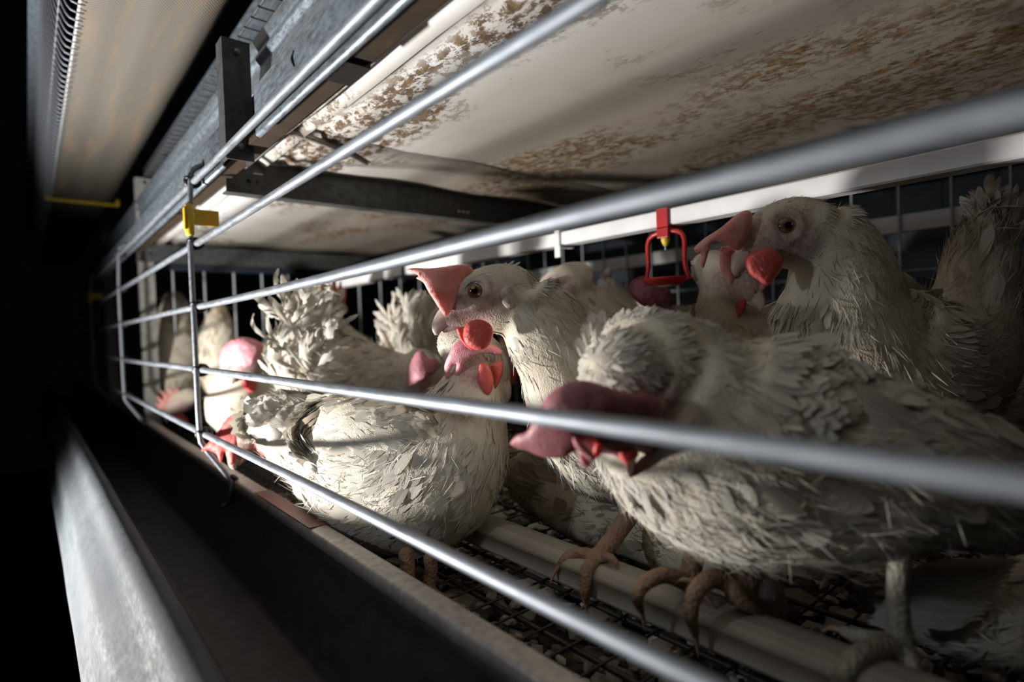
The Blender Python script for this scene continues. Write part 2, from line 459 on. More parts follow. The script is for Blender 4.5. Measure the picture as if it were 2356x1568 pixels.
def fast_mesh(V, Q, UV, tint, name='plumage', normals=None):
    me = bpy.data.meshes.new(name); me.vertices.add(len(V)); me.vertices.foreach_set('co', V.astype(np.float32).ravel())
    me.loops.add(Q.size); me.loops.foreach_set('vertex_index', Q.astype(np.int32).ravel())
    me.polygons.add(len(Q)); me.polygons.foreach_set('loop_start', np.arange(len(Q), dtype=np.int32)*4)

    me.update(calc_edges=True)
    u = me.uv_layers.new(name='UVMap'); u.data.foreach_set('uv', UV[Q.ravel()].astype(np.float32).ravel())
    vattr(me, 'tint', tint)
    if normals is not None:
        me.polygons.foreach_set('use_smooth', [True]*len(me.polygons)); me.normals_split_custom_set_from_vertices(nrm(normals).tolist())
    return me

def scatter(me, count, spine, sizes, rg, keep, tiltr=(.06, .16), jit=.22, droop=0., stray=0., dens=None, cr=(.05, .14)):
    """feathers laid on mesh me (world coords); spine: samples (n,3) tail->head with tangents; sizes(dist to head)->L,W"""
    nv = len(me.vertices); co = np.zeros(nv*3, np.float32); me.vertices.foreach_get('co', co); co = co.reshape(-1, 3).astype(float)
    me.calc_loop_triangles(); nt_ = len(me.loop_triangles); tr = np.zeros(nt_*3, np.int32); me.loop_triangles.foreach_get('vertices', tr); tr = tr.reshape(-1, 3)
    a, b, c = co[tr[:, 0]], co[tr[:, 1]], co[tr[:, 2]]; nr = np.cross(b-a, c-a); ar = np.linalg.norm(nr, axis=1)
    wgt = ar.copy()
    if dens is not None: wgt = wgt*dens((a+b+c)/3)
    pick = rg.choice(nt_, count, p=wgt/wgt.sum()); u = rg.rand(count, 2); fl = u.sum(1) > 1; u[fl] = 1-u[fl]
    P = a[pick]+(b-a)[pick]*u[:, :1]+(c-a)[pick]*u[:, 1:]
    vn = np.zeros(nv*3, np.float32); me.vertices.foreach_get('normal', vn); vn = vn.reshape(-1, 3)
    Nn = nrm(vn[tr[pick, 0]]*(1-u.sum(1))[:, None]+vn[tr[pick, 1]]*u[:, :1]+vn[tr[pick, 2]]*u[:, 1:])
    k = keep(P); P, Nn = P[k], Nn[k]
    sp, tn, ds = spine
    idx = np.array([np.argmin(((sp-p)**2).sum(1)) for p in P]); T = -tn[idx]; hd = ds[idx]
    L, Wd = sizes(hd); n = len(P)
    swirl = np.stack([np.sin(P[:, (k+1) % 3]*170+k*2+1.3*np.sin(P[:, k]*95))*np.cos(P[:, (k+2) % 3]*140+k) for k in range(3)], 1)
    T = T+.20*swirl+rg.normal(0, jit, (n, 3))+np.array([0, 0, -1])*droop
    T = nrm(T-Nn*(T*Nn).sum(1)[:, None])
    tilt = rg.uniform(*tiltr, n); st = rg.rand(n) < stray; tilt[st] += rg.uniform(.1, .4, st.sum())
    L = L*rg.uniform(.75, 1.2, n); Wd = Wd*rg.uniform(.8, 1.15, n)
    curl = rg.uniform(*cr, n); curl[st] += rg.uniform(0, .3, st.sum())
    return P-Nn*.0008, T, Nn, L, Wd, tilt, curl, rg.normal(0, .12, n)

def remeshed(V, Fc, voxel, smooth=6):
    me = mesh(V, Fc); bm = bmesh.new(); bm.from_mesh(me); bmesh.ops.recalc_face_normals(bm, faces=bm.faces); bm.to_mesh(me); bm.free()
    o = bpy.data.objects.new('tmp', me); C.objects.link(o)
    r = o.modifiers.new('r', 'REMESH'); r.mode = 'VOXEL'; r.voxel_size = voxel
    s = o.modifiers.new('s', 'SMOOTH'); s.iterations = smooth; s.factor = .5
    dg = bpy.context.evaluated_depsgraph_get(); res = bpy.data.meshes.new_from_object(o.evaluated_get(dg))
    bpy.data.objects.remove(o); return res

HEAD_X = [-.036, -.026, -.014, 0, .010, .0175, .0235, .0285, .0325]
HEAD_A = [.012, .0185, .0205, .0200, .0182, .0158, .0128, .0092, .0055]
HEAD_B = [.011, .0165, .0175, .0168, .0148, .0120, .0092, .0066, .0040]
HEAD_Z = [-.010, -.005, -.001, 0, -.0015, -.0035, -.0058, -.0078, -.0095]

def camdir(v): return nrm(v[0]*CR+v[1]*CU-v[2]*F)

def hen(label, nodes, head, scale=1., near=1, mat='feather', comb=None, wattles=None, combmat='comb', wmat='wattle',
        lobemat='lobe', count=1600, neckcount=1500, S=None, fluff=400, seed=0, tailcount=0, bodyL=(.024, .012), voxel=.0035, stray=.04, base=None, show_head=True, bareK=1.0, eyes=True, strands=12000):
    rg = np.random.RandomState(seed+11)
    nd = np.array([[*W(x, y, d), a*d/FPX, a*d/FPX*b] for x, y, d, a, b in [(q+(1.,))[:5] if len(q) == 4 else q for q in nodes]])
    sp = catm(nd, 64)
    if S is None:
        hdg = nd[-1, :3]-nd[0, :3]; hdg = nd[len(nd)//2, :3]-nd[1, :3]; hdg[2] = 0; S = nrm(np.cross(nrm(hdg), [0, 0, 1.]))
    hx, hy, hd_, fw, up = head
    Ho = W(hx, hy, hd_); fx = camdir(fw); uz = camdir(up); uz = nrm(uz-fx*(uz@fx)); ly = np.cross(uz, fx)
    HM = np.stack([fx, ly, uz], 1)*scale
    toW = lambda p: Ho+HM@np.asarray(p, float)
    toL = lambda P: (np.asarray(P)-Ho)@np.linalg.inv(HM).T
    bz = base if base is not None else nd[len(nd)//2, :3].copy()
    if base is None: bz[2] = ZC-.19
    R = root('hen', bz, label, 'hen', 'white hens crowded in the cage')
    # body: tail, trunk, neck and skull in one surface
    r0 = sp[0].copy(); t0 = nrm(sp[0, :3]-sp[1, :3]); r0[:3] += t0*r0[3]*.55; r0[3:] *= .45
    spx = np.vstack([r0, sp])
    v1 = loft_data(spx[:, :3], spx[:, 3], spx[:, 4], S, 36)
    hc = catm(np.array([[x, 0, z, a, b] for x, z, a, b in zip(HEAD_X, HEAD_Z, HEAD_A, HEAD_B)]), 22)
    v2 = loft_data(hc[:, :3], hc[:, 3], hc[:, 4], (0, 1, 0), 28); v2 = (Ho+v2[0]@HM.T, v2[1])
    # throat bridge from the skull to the last spine node
    q0 = toW((-.012, 0, -.004)); q1 = sp[-1, :3]; rr = [.0165*scale, max(.018*scale, sp[-1, 3]*.85)]
    vb = tube_data([q0, (q0+q1)/2, q1], [rr[0], sum(rr)/2, rr[1]], 20, 8)
    q2 = toW((.002, 0, -.010)); q3 = (q2+q1)/2+(q2-q0)*.25
    vt = tube_data([q2, q3, q1], [.0145*scale, .0185*scale, max(.018*scale, sp[-1, 3]*.85)], 20, 8)
    V, Fc = merge([v1, v2, vb, vt]); me = remeshed(V, Fc, voxel if near else .006, 8 if near else 5)
    co = np.zeros(len(me.vertices)*3, np.float32); me.vertices.foreach_get('co', co); co = co.reshape(-1, 3)
    if near == 2:    # sculpt the face: cheek, brow and orbit relief
        lc = toL(co); nrv = np.zeros(len(me.vertices)*3, np.float32); me.vertices.foreach_get('normal', nrv); nrv = nrv.reshape(-1, 3)
        d = np.sqrt((lc[:, 0]-.004)**2+(lc[:, 2]-.004)**2); on = np.abs(lc[:, 1]) > .006
        off = -.0018*np.exp(-(d/.0065)**2)+.0016*np.exp(-((d-.0095)/.0022)**2)
        off += .0012*np.exp(-((lc[:, 0]-.006)**2+(lc[:, 2]+.008)**2)/.00003)
        co = co+nrv*(off*on)[:, None]*scale; me.vertices.foreach_set('co', co.astype(np.float32).ravel()); me.update()
    lc = toL(co)
    bare = np.clip(1.7-(((lc[:, 0]-.010)/.024)**2+((lc[:, 2]+.004)/.019)**2)/bareK*1.2, 0, 1)*(np.abs(lc[:, 1]) < .03)
    vattr(me, 'bare', bare)
    # plumage before linking (world coordinates)
    tn = nrm(np.gradient(sp[:, :3], axis=0)); al = np.concatenate([[0], np.cumsum(np.linalg.norm(np.diff(sp[:, :3], axis=0), axis=1))]); dh = al[-1]-al
    spn = np.vstack([sp[:, :3], q0]); tnn = np.vstack([tn, fx]); dhh = np.concatenate([dh, [-.02]])
    def sizes(h):
        L = np.interp(h, [-.02, 0, .04, .10, .2, .35], [.006, .011, .017, .021, bodyL[0], bodyL[0]*1.15])
        Wd = np.interp(h, [-.02, 0, .04, .10, .2, .35], [.0022, .0034, .0058, .0105, bodyL[1], bodyL[1]])
        if near == 2: Wd = Wd*.62; L = L*.9
        return L*scale, Wd*scale
    def sizes_thin(h):
        L = np.interp(h, [-.02, 0, .04, .10, .3], [.005, .009, .014, .018, .020]); return L*scale, np.full(len(h), .00075 if near else .0014)*scale
    def sizes_str(h):
        L = np.interp(h, [-.02, 0, .04, .10, .3], [.006, .009, .013, .016, .019]); return L*scale, np.full(len(h), .00060 if near else .0016)*scale
    def keep(P):
        l = toL(P); return ((((l[:, 0]-.0135)/.0250)**2+((l[:, 2]+.004)/.0195)**2) > bareK) | (np.abs(l[:, 1]) > .035)
    def kneck(P):
        idx = np.array([dhh[np.argmin(((spn-p)**2).sum(1))] for p in P]); return keep(P) & (idx < .13*scale)
    Fv = []; o = 0; tints = []
    def nearneck(c): 
        d = ((c[:, None]-nd[-1, :3][None, None])**2).sum(-1)[:, 0]; d2 = ((c-Ho)**2).sum(-1); return np.exp(-d/(.08*scale)**2)+6*np.exp(-d2/(.035*scale)**2)+.002
    sets = [(int(count*1.25), sizes, keep, (.02, .06), .13, None, 6), (neckcount, sizes, kneck, (.01, .06), .14, nearneck, 5), (int(neckcount*1.6), sizes_thin, kneck, (.02, .12), .22, nearneck, 4), (fluff, sizes_thin, keep, (.08, .45), .5, None, 4), (strands if near else strands//5, sizes_str, keep, (.015, .10), .16, None, 4)]
    VV = []; QQ = []; UU = []; LAST_N.clear()
    for cnt, sz, kp, tl, jt, dn, rows in sets:
        if cnt <= 0: continue
        A = scatter(me, cnt, (spn, tnn, dhh), sz, rg, kp, tl, jt, .12, stray, dn, {6: (.08, .17), 5: (.03, .13), 4: (.02, .12)}[rows])
        if not len(A[0]): continue
        v, q, uv, m = feather_arrays(*A, rows=rows)
        VV.append(v); QQ.append(q+o); UU.append(uv); o += len(v); tints.append(np.repeat(np.clip(rg.normal(.76, .14, len(A[0])), 0, 1), m))
    if VV:
        pm = fast_mesh(np.vstack(VV), np.vstack(QQ), np.vstack(UU), np.concatenate(tints), normals=np.vstack(LAST_N))
    body = link('body', me, MAT['skin'], R)
    if VV:
        pl = link('plumage', pm, MAT[mat], R); pl['kind'] = 'stuff'
    if not show_head: return R, toW, HM
    # beak
    up_ = catm(np.array([[.021, 0, -.0040, .0092, .0084], [.028, 0, -.0060, .0078, .0064], [.0335, 0, -.0088, .0062, .0047], [.0375, 0, -.0122, .0040, .0030], [.0388, 0, -.0160, .0015, .0012]]), 16)
    vv, ff = loft_data(up_[:, :3], up_[:, 3], up_[:, 4], (0, 1, 0), 16); link('upper_beak', mesh(Ho+vv@HM.T, ff), MAT['beak'], R)
    lo_ = catm(np.array([[.014, 0, -.0132, .0045, .0058], [.023, 0, -.0134, .0040, .0046], [.0300, 0, -.0142, .0026, .0030], [.0340, 0, -.0156, .0010, .0011]]), 10)
    vv, ff = loft_data(lo_[:, :3], lo_[:, 3], lo_[:, 4], (0, 1, 0), 12); link('lower_beak', mesh(Ho+vv@HM.T, ff), MAT['beak'], R)
    if near and eyes:
        for s in (1, -1):
            # nostril
            q = [toW((.0245, s*.0074, -.0015)), toW((.0290, s*.0062, -.0040))]
            tube('nostril', q, [.0006*scale, .0004*scale], MAT['black_tie'], R, 8, 4)
            # eye
            c = np.array((.004, s*.0152, .004)) if near != 2 else np.array((.004, s*.0140, .004))
            r = .0055; st = nrm(np.array((.16, s*1., .05)))
            e1 = nrm(np.cross(st, (0, 0, 1))); e2 = np.cross(st, e1); vv = []; uvl = []; ff = []
            for i in range(9):
                ph = math.pi/2*i/8
                for j in range(24):
                    a = 2*math.pi*j/24
                    vv.append(toW(c+r*(st*math.cos(ph)*.62-st*.10+(e1*math.cos(a)+e2*math.sin(a))*math.sin(ph)))); uvl.append(math.sin(ph)*.98)
            for i in range(8):
                for j in range(24):
                    k = (j+1) % 24; ff.append((i*24+j, i*24+k, (i+1)*24+k, (i+1)*24+j))
            em = mesh(vv, ff); ul = em.uv_layers.new(name='UVMap')
            for l in em.loops: ul.data[l.index].uv = (uvl[l.vertex_index]/.98, 0)
            eo = link('eye', em, MAT['eye'], R)
            for rr_, tt in ((.0060, .0012), (.0080, .0011), (.0102, .0009)):
                pts = [toW(c+st*(.0012 if rr_ < .007 else -.0004)+(e1*math.cos(a)*rr_+e2*math.sin(a)*rr_*.9)) for a in np.linspace(0, 2*math.pi, 29)]
                vv, ff = tube_data(pts, tt*scale, 8, None, False); link('eyelid', mesh(vv, ff), MAT['lid'], eo)
            # ear lobe
            if lobemat:
                def lm(q, h, s=s): return toW((-.0155+q[0], s*(.0178+h*.8-abs(q[0])*.25), -.0075+q[1]))
                inflate([(-.004, .007), (.003, .006), (.005, 0), (.0025, -.007), (-.002, -.0085), (-.005, -.003)], lm, .0042, 'ear_lobe', MAT[lobemat or 'lobe'], R, edge=.004, rough=.05)
    # comb
    if comb is None:
        def cm(q, h): return toW((q[0], h+.25*q[1]*abs(q[1])/.03, .0175+q[1]))
        inflate([(.030, -.022), (.034, -.006), (.030, .010), (.026, .002), (.020, .020), (.015, .006), (.008, .024), (.002, .008), (-.006, .020), (-.009, .006), (-.018, .010), (-.014, -.002), (-.004, -.004), (.012, -.008), (.022, -.020)],
                cm, .004, 'comb', MAT[combmat], R, edge=.003)
    else:
        for k, (poly, mp, th) in enumerate(comb):
            inflate(poly, mp, th*scale, 'comb', MAT[combmat], R, edge=14, rough=.03, seed=k)
    if wattles is None:
        for s in (1, -1):
            def wm(q, h, s=s): return toW((.018+q[0], s*(.005+h)+s*.12*q[1], -.014+q[1]))
            inflate([(-.005, .003), (.004, .003), (.009, -.010), (.007, -.024), (0, -.029), (-.007, -.024), (-.008, -.010)], wm, .0035, 'wattle', MAT[wmat], R, edge=.003)
    else:
        for k, (poly, mp, th) in enumerate(wattles):
            inflate(poly, mp, th*scale, 'wattle', MAT[wmat], R, edge=14, rough=.02, seed=k+5)
    return R, toW, HM

def big_feather(name, R, p0, p1, nor, width, curl=.1, mat='feather', tint=.9, prof=None, rag=0, seed=0):
    """one vane feather with shaft, from p0 to p1 (world)"""
    rg = np.random.RandomState(seed); rows, cols = 12, 6
    p0, p1 = np.array(p0), np.array(p1); d = p1-p0; L = np.linalg.norm(d); T = d/L
    nor = nrm(np.array(nor)-T*(np.array(nor)@T)); B = np.cross(nor, T)
    s = np.linspace(0, 1, rows); pf = np.interp(s, [0, .15, .5, .85, 1], [.15, .7, 1, .85, .15]) if prof is None else np.interp(s, np.linspace(0, 1, len(prof)), prof)
    V = []; UV = []
    for i, si in enumerate(s):
        c = p0+d*si+nor*(curl*L*4*si*(1-si)*.5)
        for j in range(cols+1):
            u = j/cols*2-1; e = 1+rag*rg.uniform(-.5, .3)*(abs(u) > .6)
            V.append(c+B*u*width/2*pf[i]*e-nor*abs(u)*width*.10*pf[i]-T*(-abs(u)*width*.25)); UV.append((.5+.5*u*pf[i], si))
    Q = [(i*(cols+1)+j, i*(cols+1)+j+1, (i+1)*(cols+1)+j+1, (i+1)*(cols+1)+j) for i in range(rows-1) for j in range(cols)]
    me = fast_mesh(np.array(V), np.array(Q), np.array(UV), np.full(len(V), tint), name)
    o = link(name, me, MAT[mat], R)
    return o

def leg(R, pts, radii, toes, mat='leg', shank_pts=None):
    """pts: px,py,D down the shank; toes: list of (list of px,py,D , radii in m)"""
    parts = [tube_data([W(*p) for p in pts], radii, 14, 20)]
    for tp, tr_ in toes:
        parts.append(tube_data([W(*p) for p in tp], tr_, 12, 18))
    V, Fc = merge(parts); me = remeshed(V, Fc, .0011, 3)
    L = link('leg', me, MAT[mat], R)
    for tp, tr_ in toes:
        a, b = W(*tp[-2]), W(*tp[-1]); d = nrm(b-a); r = tr_[-1]
        tube('claw', [b-d*r*.5, b+d*.005+np.array([0, 0, -.0012]), b+d*.009+np.array([0, 0, -.005])], [r*.8, r*.55, r*.15], MAT['claw'], L, 8, 7)
    return L

# ================================================================== STRUCTURE
fl = box('floor', -3, 4, -2, 6, -ZC-.05, -ZC, MAT['concrete'], bev=0); fl['kind'] = 'structure'
# cage roof: stained plastic sheets with rolled edge ridges
def ceiling_sheet(y0, y1, seed):
    xs = [(.191, .188), (.192, .203), (.200, .206), (.207, .199), (.213, .194), (.220, .203), (.232, .203), (.238, .199), (.246, .2005)]
    xs += [(x, .2005+.002*math.sin(x*31+seed)) for x in np.linspace(.28, .95, 16)]
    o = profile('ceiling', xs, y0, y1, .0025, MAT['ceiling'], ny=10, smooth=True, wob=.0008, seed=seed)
    o['kind'] = 'structure'; return o
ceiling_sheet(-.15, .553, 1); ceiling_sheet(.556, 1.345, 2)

# feed trough
t = root('feed_trough', (.12, .7, ZC-.20), 'long dark steel feed trough running along the cage front', 'trough')
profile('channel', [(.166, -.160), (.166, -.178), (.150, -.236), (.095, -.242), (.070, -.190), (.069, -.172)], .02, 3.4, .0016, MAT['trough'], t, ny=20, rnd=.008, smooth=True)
profile('inner_lip', [(.1795, -.166), (.1795, -.1535), (.166, -.1545), (.1655, -.163)], .02, 3.4, .0018, MAT['lip'], t, ny=24, rnd=.002, smooth=True, wob=.0003)
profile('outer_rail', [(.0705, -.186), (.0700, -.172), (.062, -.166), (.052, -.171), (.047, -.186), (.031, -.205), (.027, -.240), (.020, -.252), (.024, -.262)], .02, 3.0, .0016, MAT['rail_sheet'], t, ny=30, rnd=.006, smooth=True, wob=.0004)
box('lip_strip', .1653, .1800, .455, .60, -.1528, -.1520, plain('red_strip', (.15, .06, .055), .5), t, .0003)  # thin dull red strip over a stretch of the lip

# front grid of bars
g = root('cage_front_grid', (.14, .7, ZC-.16), 'galvanised grid of bars closing the cage front', 'cage front')
BZ = [.1673, .1023, .0360, -.0316, -.0993]
def wavy(z, amp, seed):
    r_ = random.Random(seed); p = [(.14, y, ZC+z+(r_.uniform(-amp, amp) if 0 < i < 15 else 0)) for i, y in enumerate(np.linspace(-.35, 3.2, 16))]
    return p
for i, z in enumerate(BZ):
    tube('horizontal_bar', wavy(z, .0009, i), .0033, MAT['bar'], g, 16, 120)
for k, y in enumerate((.6785, 1.303, 1.93, 2.55)):
    x = .1395-.0005
    pts = [(.150, y, .186), (.1405, y, .180), (.1372, y, .1673), (.1345, y, .10), (.1345, y, .0), (.1350, y, -.095), (.1385, y, -.112), (.148, y, -.128), (.160, y, -.148), (.1645, y, -.158), (.163, y, -.170), (.160, y, -.178)]
    tube('vertical_wire', [(a, b, c+ZC) for a, b, c in pts], .0028, MAT['bar'], g, 12, 60)
    if k < 2:
        for z in BZ:
            ring = [(.1395+.0068*math.cos(a), y+.0035*math.sin(2*a)*.3+.002, ZC+z+.0052*math.sin(a)) for a in np.linspace(0, 2*math.pi, 17)]
            tube('tie', ring, .0021, MAT['black_tie'], g, 8)
            tube('tie', [(.1372+.0042*math.cos(a), y+.0042*math.sin(a), ZC+z+.0032) for a in np.linspace(0, 2*math.pi, 13)], .0019, MAT['black_tie'], g, 8)
        hk = [(.1640, y-.001, -.149), (.168, y-.004, -.153), (.1645, y-.005, -.163), (.158, y-.004, -.176), (.152, y-.003, -.180)]
        tube('hook', [(a, b, c+ZC) for a, b, c in hk], .0026, MAT['black_tie'], g, 8, 16)
# yellow clips on the vertical wires
for y, lab in ((.6785, 'yellow plastic clip on the nearer vertical cage wire'), (1.93, 'small yellow plastic clip on the far blurred cage wire')):
    c = root('wire_clip', (.139, y, ZC+.128), lab, 'clip', 'yellow wire clips')
    a = profile('clip_body', [(.1300, .139), (.1300, .116)], y-.0035, y+.0035, .0015, MAT['yellow'], c)
    tube('clip_sleeve', [(.1345, y, ZC+.141), (.1345, y, ZC+.112)], .0044, MAT['yellow'], c, 16)
    me = mesh(*box_data(.139, .163, y-.001, y+.001, ZC+.1215, ZC+.1385)); bevelled(me, .0008); link('clip_flag', me, MAT['yellow'], c, False)

# galvanised head rails above the front
t = root('front_head_rail', (.15, .7, ZC+.18), 'bright galvanised rail just behind the top bar', 'rail')
for ya, yb in ((-.05, .495), (.60, 2.6)):
  profile('rail_face', [(.1530, .1655), (.1500, .1665), (.1500, .1700), (.1500, .2055), (.157, .2120)], ya, yb, .0016, MAT['sheet'], t, ny=16, rnd=.0012, smooth=True, wob=.0002)
tube('wire_tail', [(.1492, .402, ZC+.1985), (.1485, .405, ZC+.194), (.149, .402, ZC+.188)], .0007, MAT['black_tie'], t, 8, 10)
t = root('upper_rail', (.16, .7, ZC+.235), 'folded galvanised channel above the head rail', 'rail')
profile('channel_face', [(.1740, .2330), (.1790, .242), (.1810, .259), (.1765, .2660), (.1800, .2720), (.1750, .2820)], -.05, 2.6, .0016, MAT['sheet'], t, ny=16, rnd=.002, smooth=True)
t = root('brown_board', (.175, .7, ZC+.17), 'narrow brown board under the head rail', 'board')
ys = [-.05, .36, .372, .90, .912, 1.34]
for i in (0, 2, 4):
    box('board_length', .160, .1775, ys[i], ys[i+1]-.004 if i+1 < 6 else 1.3, .176, .184, MAT['wood'], t, .0006)
tag(box('black_packer', .160, .178, .345, .378, .1730, .1755, MAT['black_tie'], None, .0006, org=(.177, .36, ZC+.17)), 'black packing strip across the brown board', 'strip')

# steel frames: posts and cross channels
def cross_channel(y, label, x1=.95):
    c = root('cross_channel', (.17, y, ZC+.18), label, 'beam', 'cross channels under the roof')
    v = [(.198, .0), (.198, -.014), (.1615, -.014), (.1615, .0)]
    P = [(y+.016, .1985), (y, .1985), (y, .1625), (y+.016, .1625)]
    # C section run along X
    parts = []
    L = []; th = .0018
    ring = [(y+.018, .1975), (y, .1975), (y, .1615), (y+.018, .1615), (y+.018, .1633), (y+th, .1633), (y+th, .1957), (y+.018, .1957)]
    V = [(x, yy, z+ZC) for x in (.172, x1) for yy, z in ring]
    fs = [(j, (j+1) % 8, 8+(j+1) % 8, 8+j) for j in range(8)]+[(0, 1, 2, 3, 4, 5, 6, 7)[::-1], tuple(range(8, 16))]
    me = mesh(V, fs); bm = bmesh.new(); bm.from_mesh(me); bmesh.ops.recalc_face_normals(bm, faces=bm.faces); bm.to_mesh(me); bm.free()
    link('channel', me, MAT['dark_steel'], c, False)
    for x, z, r_ in ((.179, .187, .0022), (.179, .169, .0016), (.196, .176, .0022), (.205, .176, .0013)):
        tube('bolt', [(x, y-.0012, z+ZC), (x, y+.001, z+ZC)], r_, MAT['black_tie'], c, 14)
    return c
cc = cross_channel(.68, 'dark steel cross channel under the roof at the near frame')
box('bright_slot', .2005, .2110, .6788, .6795, .1842, .1858, MAT['pvc'], cc, .0002)
for x in (.478, .486, .494, .60):
    box('speck', x, x+.004, .6788, .6795, .171, .1735, MAT['pvc'], cc, .0002)
cross_channel(1.355, 'dark steel cross channel at the far frame')
def post(y, z0, z1, label, x0=.176, x1=.202):
    p = root('post', ((x0+x1)/2, y, ZC+z0), label, 'post', 'steel posts of the cage frames')
    ring = [(x0, y+.02), (x0, y), (x1, y), (x1, y+.02), (x1-.0018, y+.02), (x1-.0018, y+.0018), (x0+.0018, y+.0018), (x0+.0018, y+.02)]
    V = [(x, yy, z+ZC) for z in (z0, z1) for x, yy in ring]
    fs = [(j, (j+1) % 8, 8+(j+1) % 8, 8+j) for j in range(8)]+[(0, 1, 2, 3, 4, 5, 6, 7), tuple(range(8, 16))[::-1]]
    me = mesh(V, fs); bm = bmesh.new(); bm.from_mesh(me); bmesh.ops.recalc_face_normals(bm, faces=bm.faces); bm.to_mesh(me); bm.free()
    link('channel', me, MAT['dark_steel'] if y < 1 else MAT['grey_steel'], p, False)
    for z in (z1-.012, z0+.012):
        tube('bolt', [((x0+x1)/2, y-.004, z+ZC), ((x0+x1)/2, y+.001, z+ZC)], .003, MAT['bar'], p, 6)
    return p
post(.56, .163, .272, 'short dark steel post hanging above the near cross channel', .1430, .1670)
post(1.36, -.19, .33, 'tall grey steel post at the far frame')
post(2.05, -.19, .33, 'tall grey steel post deepest in the aisle dark')
# batten closing the roof sheet joint
v, f = tube_data([(.192, .556, ZC+.1975), (.225, .562, ZC+.1955), (.262, .580, ZC+.196), (.305, .612, ZC+.1975)], .0034, 10)
tag(link('joint_rod', mesh(v, f), MAT['lip'], None, org=(.25, .57, ZC+.196)), 'short thin rod under the joint between the roof sheets', 'rod')

# egg belt of the tier above, on its wire cradle
t = root('egg_belt', (.12, 1.2, ZC+.35), 'beige woven belt sagging above the cage front', 'belt')
bx = [(.0535, .3530), (.0560, .3500), (.075, .3480), (.095, .3500), (.115, .3475), (.135, .3500), (.150, .3505), (.176, .3560)]
profile('woven_strip', bx, .25, 3.2, .0012, MAT['belt'], t, ny=50, rnd=.006, smooth=True, wob=.0006)
tube('edge_cord', [(.0545, y, ZC+.3515) for y in np.linspace(.25, 3.2, 30)], .0014, MAT['pvc'], t, 8)
t = root('belt_cradle', (.06, 1.2, ZC+.36), 'row of bent dark wires cradling the woven belt', 'wire cradle')
pr, fr = tube_data([(a, 0, c) for a, c in [(.058, .3462), (.052, .3458), (.0465, .3480), (.0415, .358), (.035, .385), (.030, .42), (.029, .45)]], .0011, 8, 22)
cme = None
for i in range(95):
    y = .52+i*.019
    if cme is None:
        o = link('cradle_wire', mesh(pr+np.array([0, y, ZC]), fr), MAT['bar'], t); cme = o.data; y0_ = y; first = o
    else:
        o = bpy.data.objects.new('cradle_wire', cme); C.objects.link(o); o.parent = t; o.location = first.location+Vector((0, y-y0_, 0))
for x, z in ((.0395, .366),):
    tube('long_wire', [(x, .3, ZC+z), (x, 3.0, ZC+z)], .0012, MAT['bar'], t, 8)
tag(profile('metal_strip', [(.0170, .45), (.0360, .452)], .5, 3.0, .002, MAT['sheet'], None, ny=2, org=(.027, 1, ZC+.45)), 'thin grey metal strip at the far left edge', 'strip')
c = root('belt_bracket', (.11, 1.735, ZC+.346), 'yellow plastic bracket hooked under the woven belt', 'bracket')
tube('cross_bar', [(.046, 1.735, ZC+.3450), (.186, 1.735, ZC+.3445)], .0042, MAT['yellow'], c, 10)
tube('upright', [(.0475, 1.735, ZC+.3450), (.0455, 1.735, ZC+.372)], .0040, MAT['yellow'], c, 10)
tube('upright', [(.185, 1.735, ZC+.3445), (.186, 1.735, ZC+.356)], .0050, MAT['yellow'], c, 10)

# wire shelf and panel seen above the rails
t = root('upper_wire_shelf', (.26, 1.0, ZC+.333), 'dark square wire mesh of the tier above', 'wire mesh')
def wires(name, parent, p, q, r_, mat, steps, segs=6):
    """row of parallel straight wires that share one mesh"""
    v, f = tube_data([p, q], r_, segs); me = None
    for i, s in enumerate(steps):
        if me is None:
            o0 = link(name, mesh(v+np.array(s), f), mat, parent); me = o0.data; s0 = np.array(s)
        else:
            o = bpy.data.objects.new(name, me); C.objects.link(o); o.parent = parent; o.location = o0.location+Vector(np.array(s)-s0)
Z = ZC+.333
wires('cross_wire', t, (.190, 0, Z), (.45, 0, Z), .0013, MAT['dark_steel'], [(0, y, 0) for y in np.arange(.36, 1.5, .0245)])
wires('long_wire', t, (0, .35, Z+.0022), (0, 1.5, Z+.0022), .0013, MAT['dark_steel'], [(x, 0, 0) for x in np.arange(.192, .45, .0235)])
tag(box('steel_sheet', .225, .75, .2, 1.6, .405, .409, MAT['sheet'], None, .0006, org=(.4, .9, ZC+.407)), 'galvanised panel behind the upper wire mesh', 'panel')

# white drinking line with clips, drinker
t = root('drinking_pipe', (.5, .7, ZC+.105), 'white plastic drinking line running the length of the cage', 'pipe')
pp = [(.4915, .0985), (.5085, .0985), (.5100, .1000), (.5100, .1135), (.5085, .1150), (.4915, .1150), (.4900, .1135), (.4900, .1000)]
V = [(x, y, z+ZC) for y in (-.10, 1.34) for x, z in pp]
fs = [(j, (j+1) % 8, 8+(j+1) % 8, 8+j) for j in range(8)]+[tuple(range(8))[::-1], tuple(range(8, 16))]
link('pipe', mesh(V, fs), MAT['pvc'], t, False)
for y in (.49, .86, 1.2):
    box('pipe_clip', .4870, .5130, y-.004, y+.004, .0960, .1175, MAT['pvc'] if y < .8 else MAT['black_tie'], t, .001)
    box('clip_tail', .4860, .4890, y-.006, y+.003, .084, .0975, MAT['pvc'] if y < .8 else MAT['black_tie'], t, .0008)
t = root('nipple_drinker', (.5, .341, ZC+.045), 'red nipple drinker with cup hanging from the white pipe', 'drinker')
R_ = MAT['red_plastic']
box('pipe_saddle', .4865, .4895, .3345, .3475, .086, .1160, R_, t, .001)
box('saddle_arm', .4865, .5130, .3345, .3475, .0945, .0975, R_, t, .001)
yc = .341; fxx = .492
